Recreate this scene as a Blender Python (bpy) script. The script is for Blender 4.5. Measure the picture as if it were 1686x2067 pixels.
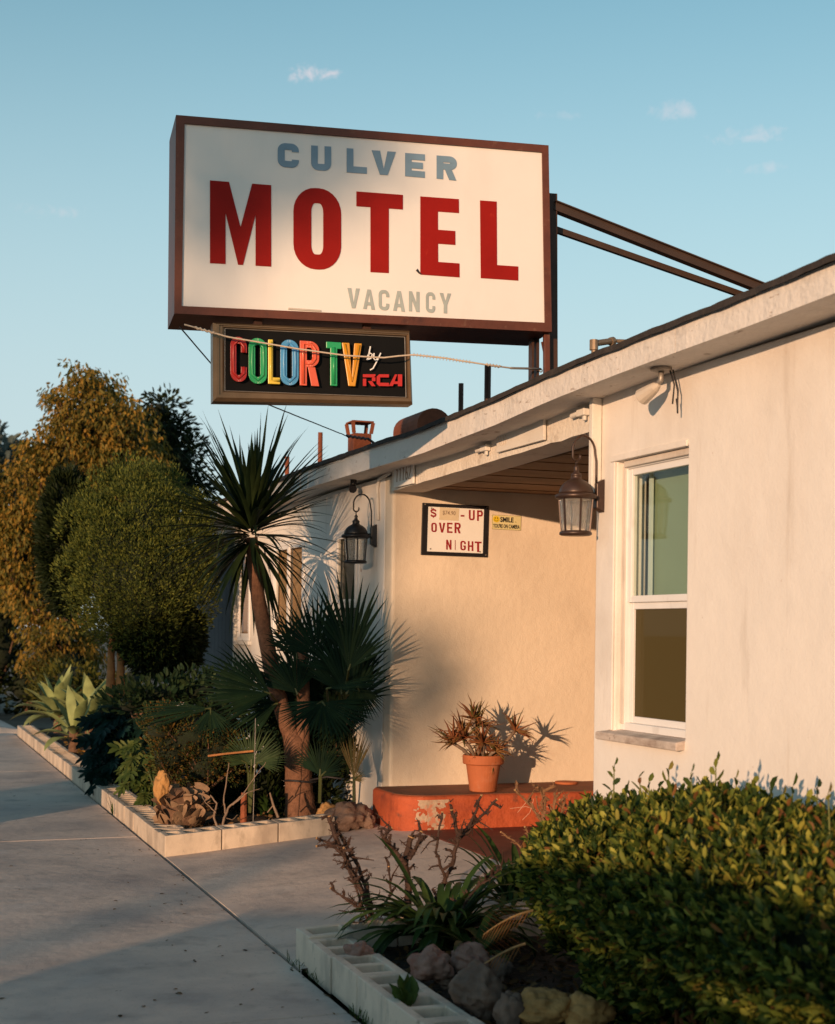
import bpy, math, random
import numpy as np
from mathutils import Vector, Matrix, noise as mnoise

for o in list(bpy.data.objects): bpy.data.objects.remove(o)
SC = bpy.context.scene
COL = SC.collection
# ------------------------------------------------------------------ camera
YAW = math.radians(20.52); FPX = 3000.0; PPX, PPY = 843.0, 1275.0; ROLL = 0.012; EYE = 1.35
cd = bpy.data.cameras.new('camera'); cam = bpy.data.objects.new('camera', cd); COL.objects.link(cam)
cd.sensor_fit = 'VERTICAL'; cd.sensor_height = 36.0; cd.lens = FPX/2067*36
cd.shift_x = 0.0; cd.shift_y = (PPY-1033.5)/2067
cd.clip_start = .05; cd.clip_end = 3000
cam.matrix_world = (Matrix.Translation((0, 0, EYE)) @ Matrix.Rotation(-YAW, 4, 'Z')
                    @ Matrix.Rotation(math.pi/2, 4, 'X') @ Matrix.Rotation(ROLL, 4, 'Z'))
cd.dof.use_dof = True; cd.dof.focus_distance = 8.0; cd.dof.aperture_fstop = 4.0
SC.camera = cam
# ------------------------------------------------------------------ light
SUN_EL = math.radians(5.9); SUN_AZ = math.atan2(.67, .74)        # azimuth the light travels TOWARDS, from +Y to +X
SUN_STRENGTH = 3.6; SUN_COLOR = (1.0, .62, .365); SKY_STRENGTH = .15; EXPOSURE = 0.42
Ld = Vector((math.sin(SUN_AZ)*math.cos(SUN_EL), math.cos(SUN_AZ)*math.cos(SUN_EL), -math.sin(SUN_EL)))
sl = bpy.data.lights.new('sun', 'SUN'); sun = bpy.data.objects.new('sun', sl); COL.objects.link(sun)
sl.energy = SUN_STRENGTH; sl.angle = math.radians(.5); sl.color = SUN_COLOR
sun.rotation_euler = Ld.to_track_quat('-Z', 'Y').to_euler(); sun.location = (-20, -20, 12)
SC.view_settings.view_transform = 'Standard'; SC.view_settings.look = 'None'
SC.view_settings.exposure = EXPOSURE; SC.view_settings.gamma = 1.0
SC.cycles.use_denoising = True
SC.cycles.max_bounces = 8; SC.cycles.transparent_max_bounces = 16
try: SC.cycles.sample_clamp_indirect = 4.0
except Exception: pass

# ------------------------------------------------------------------ photo geometry -> world
RV = Vector((math.cos(YAW), -math.sin(YAW), 0)); WV = Vector((math.sin(YAW), math.cos(YAW), 0)); CV = Vector((0, 0, EYE))
def ray(px, py):
    dx, dy = px-PPX, py-PPY
    ux = dx*math.cos(ROLL)+dy*math.sin(ROLL); uy = dy*math.cos(ROLL)-dx*math.sin(ROLL)
    return WV+RV*(ux/FPX)-Vector((0, 0, uy/FPX))
def on(px, py, ax, v):
    d = ray(px, py); i = 'xyz'.index(ax); return CV+d*((v-CV[i])/d[i])
def onp(px, py, p0, n):
    d = ray(px, py); return CV+d*((p0-CV).dot(n)/d.dot(n))
def atd(px, py, dep): return CV+ray(px, py)*dep

# ------------------------------------------------------------------ world
w = bpy.data.worlds.new('World'); SC.world = w; w.use_nodes = True
def build_world():
    nt = w.node_tree; N = nt.nodes; Lk = nt.links; N.clear()
    def nd(t, **k):
        n = N.new(t)
        for a, b in k.items(): setattr(n, a, b)
        return n
    out = nd('ShaderNodeOutputWorld'); bg = nd('ShaderNodeBackground')
    sky = nd('ShaderNodeTexSky'); sky.sky_type = 'NISHITA'; sky.sun_disc = False
    sky.sun_elevation = SUN_EL; sky.sun_rotation = math.atan2(-Ld.x, -Ld.y)
    sky.altitude = 50; sky.air_density = 1.0; sky.dust_density = .3; sky.ozone_density = .5
    bg.inputs['Strength'].default_value = SKY_STRENGTH
    hs = nd('ShaderNodeMix', data_type='RGBA', blend_type='MULTIPLY'); hs.inputs[0].default_value = 1.0
    Lk.new(sky.outputs[0], hs.inputs[6]); hs.inputs[7].default_value = SKY_TINT
    tc = nd('ShaderNodeTexCoord'); sx = nd('ShaderNodeSeparateXYZ'); Lk.new(tc.outputs['Generated'], sx.inputs[0])
    hz = nd('ShaderNodeMapRange', interpolation_type='SMOOTHSTEP'); Lk.new(sx.outputs[2], hz.inputs[0])
    for i, v in ((1, .46), (2, .06), (3, 0.0), (4, .88)): hz.inputs[i].default_value = v
    hm = nd('ShaderNodeMix', data_type='RGBA'); Lk.new(hz.outputs[0], hm.inputs[0]); Lk.new(hs.outputs[2], hm.inputs[6]); hm.inputs[7].default_value = (2.85, 3.38, 3.75, 1)
    last = hm.outputs[2]
    ns = nd('ShaderNodeTexNoise'); ns.inputs['Scale'].default_value = 85; ns.inputs['Detail'].default_value = 9; ns.inputs['Roughness'].default_value = .68; ns.inputs['Distortion'].default_value = .6
    Lk.new(tc.outputs['Generated'], ns.inputs['Vector'])
    def math_(op, a, b=None, c=None):
        m = nd('ShaderNodeMath', operation=op)
        for i, v in enumerate((a, b, c)):
            if v is None: continue
            if isinstance(v, (int, float)): m.inputs[i].default_value = v
            else: Lk.new(v, m.inputs[i])
        return m.outputs[0]
    def dotc(v):
        m = nd('ShaderNodeVectorMath', operation='DOT_PRODUCT'); Lk.new(tc.outputs['Generated'], m.inputs[0]); m.inputs[1].default_value = v
        return m.outputs['Value']
    for (px, py, a, b, amt) in ((628, 150, 46, 17, .62), (1358, 222, 44, 17, .30), (1515, 272, 72, 14, .26), (1530, 340, 48, 11, .2), (105, 425, 56, 12, .18), (1130, 232, 40, 9, .14)):
        d = ray(px, py).normalized(); r = d.cross(Vector((0, 0, 1))).normalized(); u = r.cross(d)
        du = math_('MULTIPLY', dotc(r), FPX/a); dv = math_('MULTIPLY', dotc(u), FPX/b)
        q = math_('ADD', math_('MULTIPLY', du, du), math_('MULTIPLY', dv, dv))
        q = math_('ADD', q, math_('MULTIPLY', math_('SUBTRACT', ns.outputs[0], .5), 8.0))
        mr = nd('ShaderNodeMapRange', interpolation_type='SMOOTHSTEP'); Lk.new(q, mr.inputs[0])
        mr.inputs[1].default_value = 1.3; mr.inputs[2].default_value = -1.2; mr.inputs[3].default_value = 0; mr.inputs[4].default_value = amt
        front = math_('GREATER_THAN', dotc(d), .5)
        mx = nd('ShaderNodeMix', data_type='RGBA'); Lk.new(math_('MULTIPLY', mr.outputs[0], front), mx.inputs[0])
        Lk.new(last, mx.inputs[6]); mx.inputs[7].default_value = CLOUD_COL; last = mx.outputs[2]
    Lk.new(last, bg.inputs['Color']); Lk.new(bg.outputs[0], out.inputs[0])
SKY_TINT = (.64, .955, 1.05, 1); CLOUD_COL = (4.9, 3.95, 4.0, 1)
build_world()

# ------------------------------------------------------------------ materials
def _mat(name):
    m = bpy.data.materials.new(name); m.use_nodes = True; nt = m.node_tree
    return m, nt, nt.nodes['Principled BSDF'], nt.nodes['Material Output']
def M(name, col, rough=.7, var=.12, vscale=4, bump=0, bscale=80, metal=0, stains=(), bump2=None, spec=.4, coat=0):
    """procedural: base colour with large-scale noise, optional stain layers (colour, scale, threshold, softness, stretch-z) and bump"""
    m, nt, p, out = _mat(name); N, Lk = nt.nodes, nt.links
    tc = N.new('ShaderNodeTexCoord'); co = tc.outputs['Object']
    ns = N.new('ShaderNodeTexNoise'); ns.inputs['Scale'].default_value = vscale; ns.inputs['Detail'].default_value = 6; ns.inputs['Roughness'].default_value = .65
    Lk.new(co, ns.inputs['Vector'])
    cr = N.new('ShaderNodeValToRGB'); e = cr.color_ramp.elements
    e[0].position = .28; e[1].position = .72
    e[0].color = tuple(c*(1-var) for c in col)+(1,); e[1].color = tuple(min(1, c*(1+var)) for c in col)+(1,)
    Lk.new(ns.outputs[0], cr.inputs[0]); last = cr.outputs[0]
    for i, (sc, scale, th, soft, stretch) in enumerate(stains):
        mp = N.new('ShaderNodeMapping'); mp.inputs['Scale'].default_value = (1, 1, stretch); mp.inputs['Location'].default_value = (3.1*i+1.7, 7.3*i, 1.1*i); Lk.new(co, mp.inputs['Vector'])
        n2 = N.new('ShaderNodeTexNoise'); n2.inputs['Scale'].default_value = scale; n2.inputs['Detail'].default_value = 8; n2.inputs['Roughness'].default_value = .6
        Lk.new(mp.outputs[0], n2.inputs['Vector'])
        mr = N.new('ShaderNodeMapRange'); mr.inputs[1].default_value = th; mr.inputs[2].default_value = th+soft; Lk.new(n2.outputs[0], mr.inputs[0])
        mul = N.new('ShaderNodeMath'); mul.operation = 'MULTIPLY'; Lk.new(mr.outputs[0], mul.inputs[0]); mul.inputs[1].default_value = sc[3] if len(sc) > 3 else 1
        mx = N.new('ShaderNodeMix'); mx.data_type = 'RGBA'; Lk.new(mul.outputs[0], mx.inputs[0]); Lk.new(last, mx.inputs[6]); mx.inputs[7].default_value = tuple(sc[:3])+(1,)
        last = mx.outputs[2]
    Lk.new(last, p.inputs['Base Color'])
    p.inputs['Roughness'].default_value = rough; p.inputs['Metallic'].default_value = metal
    p.inputs['Specular IOR Level'].default_value = spec; p.inputs['Coat Weight'].default_value = coat
    nrm = None
    for bs, st in ([(bscale, bump)] if bump else [])+([bump2] if bump2 else []):
        nb = N.new('ShaderNodeTexNoise'); nb.inputs['Scale'].default_value = bs; nb.inputs['Detail'].default_value = 5; Lk.new(co, nb.inputs['Vector'])
        b = N.new('ShaderNodeBump'); b.inputs['Strength'].default_value = st; b.inputs['Distance'].default_value = .5/bs; Lk.new(nb.outputs[0], b.inputs['Height'])
        if nrm: Lk.new(nrm, b.inputs['Normal'])
        nrm = b.outputs[0]
    if nrm: Lk.new(nrm, p.inputs['Normal'])
    return m
def LEAF(name, cols, rough=.45, transl=.3, spec=.13, pos=None):
    rough = max(rough, .5)
    m, nt, p, out = _mat(name); N, Lk = nt.nodes, nt.links
    g = N.new('ShaderNodeNewGeometry'); cr = N.new('ShaderNodeValToRGB'); Lk.new(g.outputs['Random Per Island'], cr.inputs[0])
    e = cr.color_ramp.elements
    while len(e) < len(cols): e.new(.5)
    for i, c in enumerate(cols):
        e[i].position = pos[i] if pos else i/(len(cols)-1); e[i].color = tuple(c)+(1,)
    tc = N.new('ShaderNodeTexCoord'); ns = N.new('ShaderNodeTexNoise'); ns.inputs['Scale'].default_value = 9; ns.inputs['Detail'].default_value = 3; Lk.new(tc.outputs['Object'], ns.inputs['Vector'])
    mr = N.new('ShaderNodeMapRange'); mr.inputs[1].default_value = .3; mr.inputs[2].default_value = .7; mr.inputs[3].default_value = .75; mr.inputs[4].default_value = 1.25; Lk.new(ns.outputs[0], mr.inputs[0])
    mx = N.new('ShaderNodeMix'); mx.data_type = 'RGBA'; mx.blend_type = 'MULTIPLY'; mx.inputs[0].default_value = 1; Lk.new(cr.outputs[0], mx.inputs[6]); Lk.new(mr.outputs[0], mx.inputs[7])
    Lk.new(mx.outputs[2], p.inputs['Base Color']); p.inputs['Roughness'].default_value = rough; p.inputs['Specular IOR Level'].default_value = spec
    t = N.new('ShaderNodeBsdfTranslucent'); Lk.new(mx.outputs[2], t.inputs[0])
    ms = N.new('ShaderNodeMixShader'); ms.inputs[0].default_value = transl
    Lk.new(p.outputs[0], ms.inputs[1]); Lk.new(t.outputs[0], ms.inputs[2]); Lk.new(ms.outputs[0], out.inputs[0])
    return m
def GLASS(name, tint, refl=1.0, bump=0, bscale=40, body=None, bodyw=0.0, rough=.02):
    m, nt, p, out = _mat(name); N, Lk = nt.nodes, nt.links
    tr = N.new('ShaderNodeBsdfTransparent'); tr.inputs[0].default_value = tuple(tint)+(1,)
    gl = N.new('ShaderNodeBsdfGlossy'); gl.inputs['Roughness'].default_value = rough
    ge = N.new('ShaderNodeNewGeometry'); dt = N.new('ShaderNodeVectorMath'); dt.operation = 'DOT_PRODUCT'
    Lk.new(ge.outputs['Normal'], dt.inputs[0]); Lk.new(ge.outputs['Incoming'], dt.inputs[1])
    def mth(op, a, b=None, clamp=False):
        q = N.new('ShaderNodeMath'); q.operation = op; q.use_clamp = clamp
        for i, v in enumerate((a, b)):
            if v is None: continue
            if isinstance(v, (int, float)): q.inputs[i].default_value = v
            else: Lk.new(v, q.inputs[i])
        return q
    f5 = mth('POWER', mth('SUBTRACT', 1.0, mth('ABSOLUTE', dt.outputs['Value']).outputs[0]).outputs[0], 5.0)
    mu = mth('MULTIPLY', mth('MULTIPLY_ADD', f5.outputs[0], .96).outputs[0], refl, True); mu.inputs[0].links[0].from_node.inputs[2].default_value = .04
    if bump:
        tc = N.new('ShaderNodeTexCoord'); nb = N.new('ShaderNodeTexNoise'); nb.inputs['Scale'].default_value = bscale; nb.inputs['Detail'].default_value = 4
        mp = N.new('ShaderNodeMapping'); mp.inputs['Scale'].default_value = (1, 1, .3); Lk.new(tc.outputs['Object'], mp.inputs[0]); Lk.new(mp.outputs[0], nb.inputs['Vector'])
        b = N.new('ShaderNodeBump'); b.inputs['Strength'].default_value = bump; b.inputs['Distance'].default_value = .02; Lk.new(nb.outputs[0], b.inputs['Height'])
        Lk.new(b.outputs[0], gl.inputs['Normal'])
    ms = N.new('ShaderNodeMixShader'); Lk.new(mu.outputs[0], ms.inputs[0]); 
    src = tr.outputs[0]
    if bodyw:
        df = N.new('ShaderNodeBsdfDiffuse'); df.inputs[0].default_value = tuple(body)+(1,)
        m2 = N.new('ShaderNodeMixShader'); m2.inputs[0].default_value = bodyw; Lk.new(tr.outputs[0], m2.inputs[1]); Lk.new(df.outputs[0], m2.inputs[2]); src = m2.outputs[0]
    Lk.new(src, ms.inputs[1]); Lk.new(gl.outputs[0], ms.inputs[2]); Lk.new(ms.outputs[0], out.inputs[0])
    return m

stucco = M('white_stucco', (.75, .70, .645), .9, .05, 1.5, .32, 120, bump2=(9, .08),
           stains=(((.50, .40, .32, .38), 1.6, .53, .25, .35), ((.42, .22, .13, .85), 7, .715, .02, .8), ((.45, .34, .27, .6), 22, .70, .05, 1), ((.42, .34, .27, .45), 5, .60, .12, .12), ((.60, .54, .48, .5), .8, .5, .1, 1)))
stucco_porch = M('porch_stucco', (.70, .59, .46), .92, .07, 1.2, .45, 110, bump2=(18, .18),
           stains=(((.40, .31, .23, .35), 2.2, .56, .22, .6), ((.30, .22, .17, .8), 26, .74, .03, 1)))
trim_white = M('weathered_white_paint', (.70, .66, .60), .75, .08, 3, .25, 60,
           stains=(((.30, .26, .22, .55), 9, .60, .16, 1), ((.20, .15, .11, .8), 30, .70, .06, 1)))
fascia_mat = M('peeling_fascia_paint', (.68, .63, .58), .75, .07, 2, .4, 40, bump2=(6, .25),
           stains=(((.30, .22, .17, .75), 10, .63, .05, 3), ((.34, .30, .27, .5), 5, .58, .2, 3), ((.16, .12, .09, .9), 24, .70, .04, 2)))
roof_mat = M('dark_roofing_felt', (.035, .028, .025), .9, .4, 12, .6, 60)
ceil_mat = M('aged_brown_boards', (.20, .115, .06), .85, .3, 3, .4, 30)
white_vinyl = M('white_vinyl_frame', (.74, .72, .70), .45, .04, 5, stains=(((.40, .36, .32, .4), 12, .62, .15, .3),))
wood_sill = M('weathered_sill', (.52, .44, .38), .8, .2, 8, .4, 60, stains=(((.16, .09, .06, .75), 7, .46, .28, 3), ((.09, .05, .04, .7), 30, .62, .08, 1)))
green_blind = M('sage_blind', (.24, .30, .19), .9, .06, 2)
olive_screen = M('olive_screen_interior', (.36, .28, .09), .9, .2, 2)
tan_blind = M('tan_blind', (.46, .29, .16), .9, .12, 3)
grey_blind = M('grey_screen', (.13, .135, .14), .8, .1, 3)
glass_up = GLASS('window_glass', (.92, .95, .92), .8)
glass_side = GLASS('thin_window_glass', (.9, .9, .88), .3)
glass_low = GLASS('screened_glass', (.6, .56, .45), .25, body=(.105, .08, .032), bodyw=.75)
lamp_glass = GLASS('seeded_lamp_glass', (.84, .84, .82), 2.6, 1.6, 70, body=(.7, .68, .64), bodyw=.14, rough=.08)
bronze = M('bronze_lantern', (.050, .026, .017), .42, .35, 14, metal=.35, spec=.6, bump=.15, bscale=160)
blackiron = M('black_lantern', (.012, .012, .014), .42, .3, 14, metal=.3, spec=.5)
red_floor = M('red_painted_floor', (.16, .035, .018), .75, .25, 6, .3, 60)
bench_mat = M('orange_red_paint', (.40, .078, .026), .75, .22, 6, .5, 60, bump2=(9, .3),
           stains=(((.24, .045, .02, .8), 4, .50, .2, 2), ((.12, .05, .03, .7), 11, .60, .1, 1), ((.5, .2, .12, .5), 26, .66, .06, 1)))
concrete = M('sidewalk_concrete', (.62, .495, .41), .9, .12, 1.6, .5, 160, bump2=(14, .15),
           stains=(((.26, .235, .23, .75), .9, .46, .22, 1), ((.30, .25, .22, .6), 4.5, .54, .16, 1), ((.10, .085, .075, .9), 16, .70, .03, 1), ((.60, .53, .48, .5), 2.6, .56, .18, 1), ((.20, .18, .17, .5), 55, .60, .1, 1)))
block_pale = M('pale_concrete_block', (.66, .53, .42), .92, .12, 5, .5, 190, stains=(((.30, .25, .21, .7), 4.2, .50, .2, .5), ((.34, .28, .22, .6), 14, .56, .1, .4), ((.16, .13, .11, .6), 40, .68, .05, 1)))
block_mat = M('concrete_block', (.54, .44, .34), .92, .12, 5, .5, 190,
           stains=(((.24, .19, .15, .75), 4.2, .47, .2, .5), ((.30, .24, .18, .6), 14, .56, .1, .4), ((.16, .13, .11, .6), 40, .68, .05, 1)))
soil = M('dark_soil', (.030, .019, .012), .98, .5, 14, .9, 40, bump2=(9, .6))
asphalt = M('asphalt', (.05, .05, .052), .9, .2, 5, .4, 150)
brown_frame = M('brown_sign_frame', (.115, .034, .018), .5, .22, 9, .12, 60, metal=.15, stains=(((.20, .10, .06, .5), 16, .62, .1, 1), ((.03, .012, .01, .6), 7, .60, .12, 1)))
dark_steel = M('dark_brown_steel', (.07, .032, .02), .55, .3, 8, .2, 90, metal=.3)
black_steel = M('black_steel', (.06, .034, .022), .5, .2, 8, metal=.2)
sign_white = M('sign_white', (.74, .70, .655), .38, .03, 2, spec=.35, stains=(((.52, .44, .38, .25), 2.2, .56, .2, .25), ((.36, .26, .2, .6), 60, .76, .02, .5)))
red_letter = M('red_sign_paint', (.27, .009, .006), .6, .10, 5, .06, 60, spec=.12, stains=(((.40, .03, .015, .5), 22, .66, .06, .4),))
blue_letter = M('grey_blue_sign_paint', (.17, .26, .34), .45, .12, 6)
grey_letter = M('faded_grey_green_paint', (.34, .38, .36), .5, .14, 9)
bronze_frame = M('bronze_sign_frame', (.17, .105, .055), .40, .18, 9, .05, 120, metal=.55, spec=.5)
black_panel = M('black_plastic', (.005, .005, .005), .7, .2, 5, spec=.12)
def plastic(n, c): return M(n, c, .32, .10, 9, spec=.4, coat=.12)
TVC = dict(red=plastic('red_plastic', (.36, .018, .012)), green=plastic('green_plastic', (.02, .30, .10)), yellow=plastic('yellow_plastic', (.62, .45, .05)),
           blue=plastic('blue_plastic', (.07, .27, .50)), salmon=plastic('orange_red_plastic', (.62, .10, .045)), orange=plastic('orange_plastic', (.60, .26, .012)))
white_paint = M('white_paint', (.78, .76, .72), .5, .03, 4)
red_paint_flat = M('dark_red_paint', (.28, .014, .018), .5, .1, 12)
rca_red = M('red_logo_paint', (.45, .02, .012), .35, .1, 12)
black_paint = M('black_paint', (.015, .014, .016), .45, .2, 12)
paper = M('cream_paper', (.62, .52, .36), .8, .1, 14)
yellow_paper = M('yellow_sign_paper', (.66, .58, .30), .6, .06, 8)
yellow_face = M('yellow_paint', (.72, .50, .02), .5, .04, 8)
rust = M('rusty_vent_metal', (.20, .055, .022), .8, .35, 9, .3, 60)
rope_mat = M('pale_cable', (.55, .44, .33), .8, .15, 60)
black_wire = M('black_wire', (.018, .016, .018), .6, .2, 30)
grey_metal = M('dull_grey_metal', (.30, .27, .24), .5, .2, 20, metal=.6)
plastic_white = M('aged_white_plastic', (.48, .42, .35), .5, .1, 20)
terracotta = M('terracotta', (.40, .115, .042), .78, .14, 7, .2, 90, stains=(((.52, .30, .2, .5), 6, .58, .18, 1),))
bark_cord = M('cordyline_bark', (.16, .075, .042), .9, .4, 30, .9, 60)
bark = M('brown_bark', (.13, .07, .04), .9, .35, 18, .9, 40)
bark_pale = M('pale_bark', (.21, .145, .10), .9, .3, 20, .6, 60)
bark_warm = M('warm_tan_bark', (.36, .15, .05), .9, .3, 14, .7, 40)
cane = M('rose_cane', (.045, .022, .014), .8, .45, 30, .5, 80)
cane_cut = M('cut_cane', (.42, .24, .10), .8, .3, 30)
husk = M('dry_palm_husk', (.25, .155, .09), .8, .35, 14, .5, 70)
rock_mat = M('brown_rock', (.17, .105, .075), .9, .35, 7, .7, 22, bump2=(90, .3), stains=(((.09, .07, .06, .8), 5, .52, .15, 1),))
rock_pink = M('pinkish_rock', (.27, .155, .12), .9, .3, 6, .7, 22, bump2=(90, .3), stains=(((.20, .06, .04, .7), 6, .55, .1, 1),))
rock_tan = M('tan_rock', (.42, .22, .075), .92, .3, 9, .8, 26, bump2=(90, .3))
lf_hedge = LEAF('hedge_leaf', ((.014, .034, .011), (.038, .065, .014), (.12, .145, .024), (.36, .34, .06), (.24, .20, .04), (.20, .09, .03)), .45, .3, pos=(0, .3, .62, .9, .955, .97))
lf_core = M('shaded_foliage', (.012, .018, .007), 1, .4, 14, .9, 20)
lf_cord = LEAF('cordyline_leaf', ((.010, .020, .009), (.018, .032, .011), (.030, .044, .013)), .42, .14)
lf_fan = LEAF('fan_palm_leaf', ((.005, .016, .009), (.008, .022, .011), (.014, .030, .012)), .6, .08, .08)
lf_fan_dry = LEAF('dry_fan_leaf', ((.16, .11, .04), (.22, .15, .06), (.12, .11, .04)), .6, .2)
lf_cyp = LEAF('cypress_leaf', ((.022, .036, .008), (.065, .085, .015), (.16, .17, .028)), .7, .15, .2)
lf_tree = LEAF('olive_tree_leaf', ((.07, .075, .013), (.16, .12, .016), (.33, .18, .024), (.13, .12, .026)), .6, .3, .25)
lf_dark = LEAF('dark_tree_leaf', ((.008, .014, .005), (.016, .026, .009), (.028, .036, .011)), .5, .2)
lf_agave = LEAF('pale_agave_leaf', ((.22, .27, .10), (.28, .32, .13), (.20, .24, .10)), .5, .12)
lf_teal = LEAF('teal_lobed_leaf', ((.004, .016, .014), (.008, .028, .023), (.005, .020, .012)), .45, .1)
lf_mon = LEAF('green_lobed_leaf', ((.03, .055, .014), (.06, .09, .022), (.10, .12, .03)), .4, .2)
lf_fine = LEAF('fine_shrub_leaf', ((.03, .052, .018), (.055, .072, .02), (.16, .08, .016), (.045, .06, .024)), .6, .25)
lf_strap = LEAF('strap_leaf', ((.016, .04, .010), (.03, .06, .014), (.05, .08, .018)), .32, .15)
lf_aloe = LEAF('reddish_aloe_leaf', ((.13, .045, .02), (.19, .065, .025), (.11, .09, .025), (.24, .09, .035)), .5, .05)
lf_sago = LEAF('sunlit_sago_leaf', ((.24, .09, .03), (.30, .12, .04), (.16, .09, .03)), .5, .2)
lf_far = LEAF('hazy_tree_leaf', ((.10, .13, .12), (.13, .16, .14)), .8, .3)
lf_weed = LEAF('weed_leaf', ((.03, .06, .012), (.06, .09, .02)), .5, .25)

# ------------------------------------------------------------------ mesh helpers
class MB:
    def __init__(s): s.v = []; s.f = []
    def vs(s, pts): i = len(s.v); s.v += [tuple(p) for p in pts]; return i
    def poly(s, pts): i = s.vs(pts); s.f.append(tuple(range(i, i+len(pts))))
    def hexa(s, b, t):
        i = s.vs(list(b)+list(t)); n = len(b)
        s.f.append(tuple(i+k for k in reversed(range(n)))); s.f.append(tuple(i+n+k for k in range(n)))
        for k in range(n): s.f.append((i+k, i+(k+1) % n, i+n+(k+1) % n, i+n+k))
    def box(s, a, b):
        (x0, y0, z0), (x1, y1, z1) = a, b
        if x0 > x1: x0, x1 = x1, x0
        if y0 > y1: y0, y1 = y1, y0
        if z0 > z1: z0, z1 = z1, z0
        s.hexa([(x0, y0, z0), (x1, y0, z0), (x1, y1, z0), (x0, y1, z0)], [(x0, y0, z1), (x1, y0, z1), (x1, y1, z1), (x0, y1, z1)])
    def bar(s, p, q, wdt, hgt, up=Vector((0, 0, 1))):
        p, q = Vector(p), Vector(q); d = (q-p).normalized(); r = d.cross(up).normalized(); u = r.cross(d)
        c = [r*(-wdt/2)+u*(-hgt/2), r*(wdt/2)+u*(-hgt/2), r*(wdt/2)+u*(hgt/2), r*(-wdt/2)+u*(hgt/2)]
        s.hexa([p+k for k in c], [q+k for k in c])
    def tube(s, pts, rad, n=8, cap=True, wob=0):
        pts = [Vector(p) for p in pts]; m = len(pts)
        if isinstance(rad, (int, float)): rad = [rad]*m
        r = None; base = len(s.v)
        for i, p in enumerate(pts):
            d = (pts[min(i+1, m-1)]-pts[max(i-1, 0)]).normalized()
            if r is None: r = d.orthogonal().normalized()
            r = (r-d*r.dot(d)).normalized(); u = d.cross(r)
            for k in range(n):
                a = 2*math.pi*k/n; R = rad[i]*(1+wob*random.uniform(-1, 1)); s.v.append(tuple(p+r*math.cos(a)*R+u*math.sin(a)*R))
        for i in range(m-1):
            for k in range(n):
                s.f.append((base+i*n+k, base+i*n+(k+1) % n, base+(i+1)*n+(k+1) % n, base+(i+1)*n+k))
        if cap:
            s.f.append(tuple(base+k for k in reversed(range(n)))); s.f.append(tuple(base+(m-1)*n+k for k in range(n)))
    def lathe(s, c, prof, n=24, cap=True):
        base = len(s.v); c = Vector(c)
        for (r, z) in prof:
            for k in range(n):
                a = 2*math.pi*k/n; s.v.append((c.x+r*math.cos(a), c.y+r*math.sin(a), c.z+z))
        for i in range(len(prof)-1):
            for k in range(n): s.f.append((base+i*n+k, base+i*n+(k+1) % n, base+(i+1)*n+(k+1) % n, base+(i+1)*n+k))
        if cap:
            s.f.append(tuple(base+k for k in reversed(range(n)))); s.f.append(tuple(base+(len(prof)-1)*n+k for k in range(n)))
    def build(s, name, m, parent=None, smooth=False, bevel=0, seg=2, recalc=False):
        me = bpy.data.meshes.new(name); me.from_pydata(s.v, [], s.f); me.update()
        if recalc:
            import bmesh
            bm = bmesh.new(); bm.from_mesh(me); bmesh.ops.recalc_face_normals(bm, faces=bm.faces); bm.to_mesh(me); bm.free()
        me.materials.append(m)
        if smooth: me.shade_smooth()
        return link(name, me, parent, bevel, seg)
def link(name, me, parent=None, bevel=0, seg=2):
    o = bpy.data.objects.new(name, me); COL.objects.link(o)
    if parent:
        o.parent = parent
        o.matrix_parent_inverse = Matrix.Translation(parent.location).inverted()
    if bevel:
        b = o.modifiers.new('bevel', 'BEVEL'); b.width = bevel; b.segments = seg; b.limit_method = 'ANGLE'
    return o
def tag(o, label, cat, group=None, kind=None):
    if label: o['label'] = label
    if cat: o['category'] = cat
    if group: o['group'] = group
    if kind: o['kind'] = kind
    return o
def thing(name, label, cat, loc=(0, 0, 0), group=None):
    o = bpy.data.objects.new(name, None); COL.objects.link(o); o.location = loc; o.empty_display_size = .1
    return tag(o, label, cat, group)
def struct(o): o['kind'] = 'structure'; return o
ORD = ['zeroth', 'first', 'second', 'third', 'fourth', 'fifth', 'sixth', 'seventh', 'eighth', 'ninth', 'tenth', 'eleventh', 'twelfth', 'thirteenth', 'fourteenth', 'fifteenth',
       'sixteenth', 'seventeenth', 'eighteenth', 'nineteenth', 'twentieth', 'twenty-first', 'twenty-second', 'twenty-third', 'twenty-fourth', 'twenty-fifth', 'twenty-sixth', 'twenty-seventh', 'twenty-eighth', 'twenty-ninth', 'thirtieth']

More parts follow.
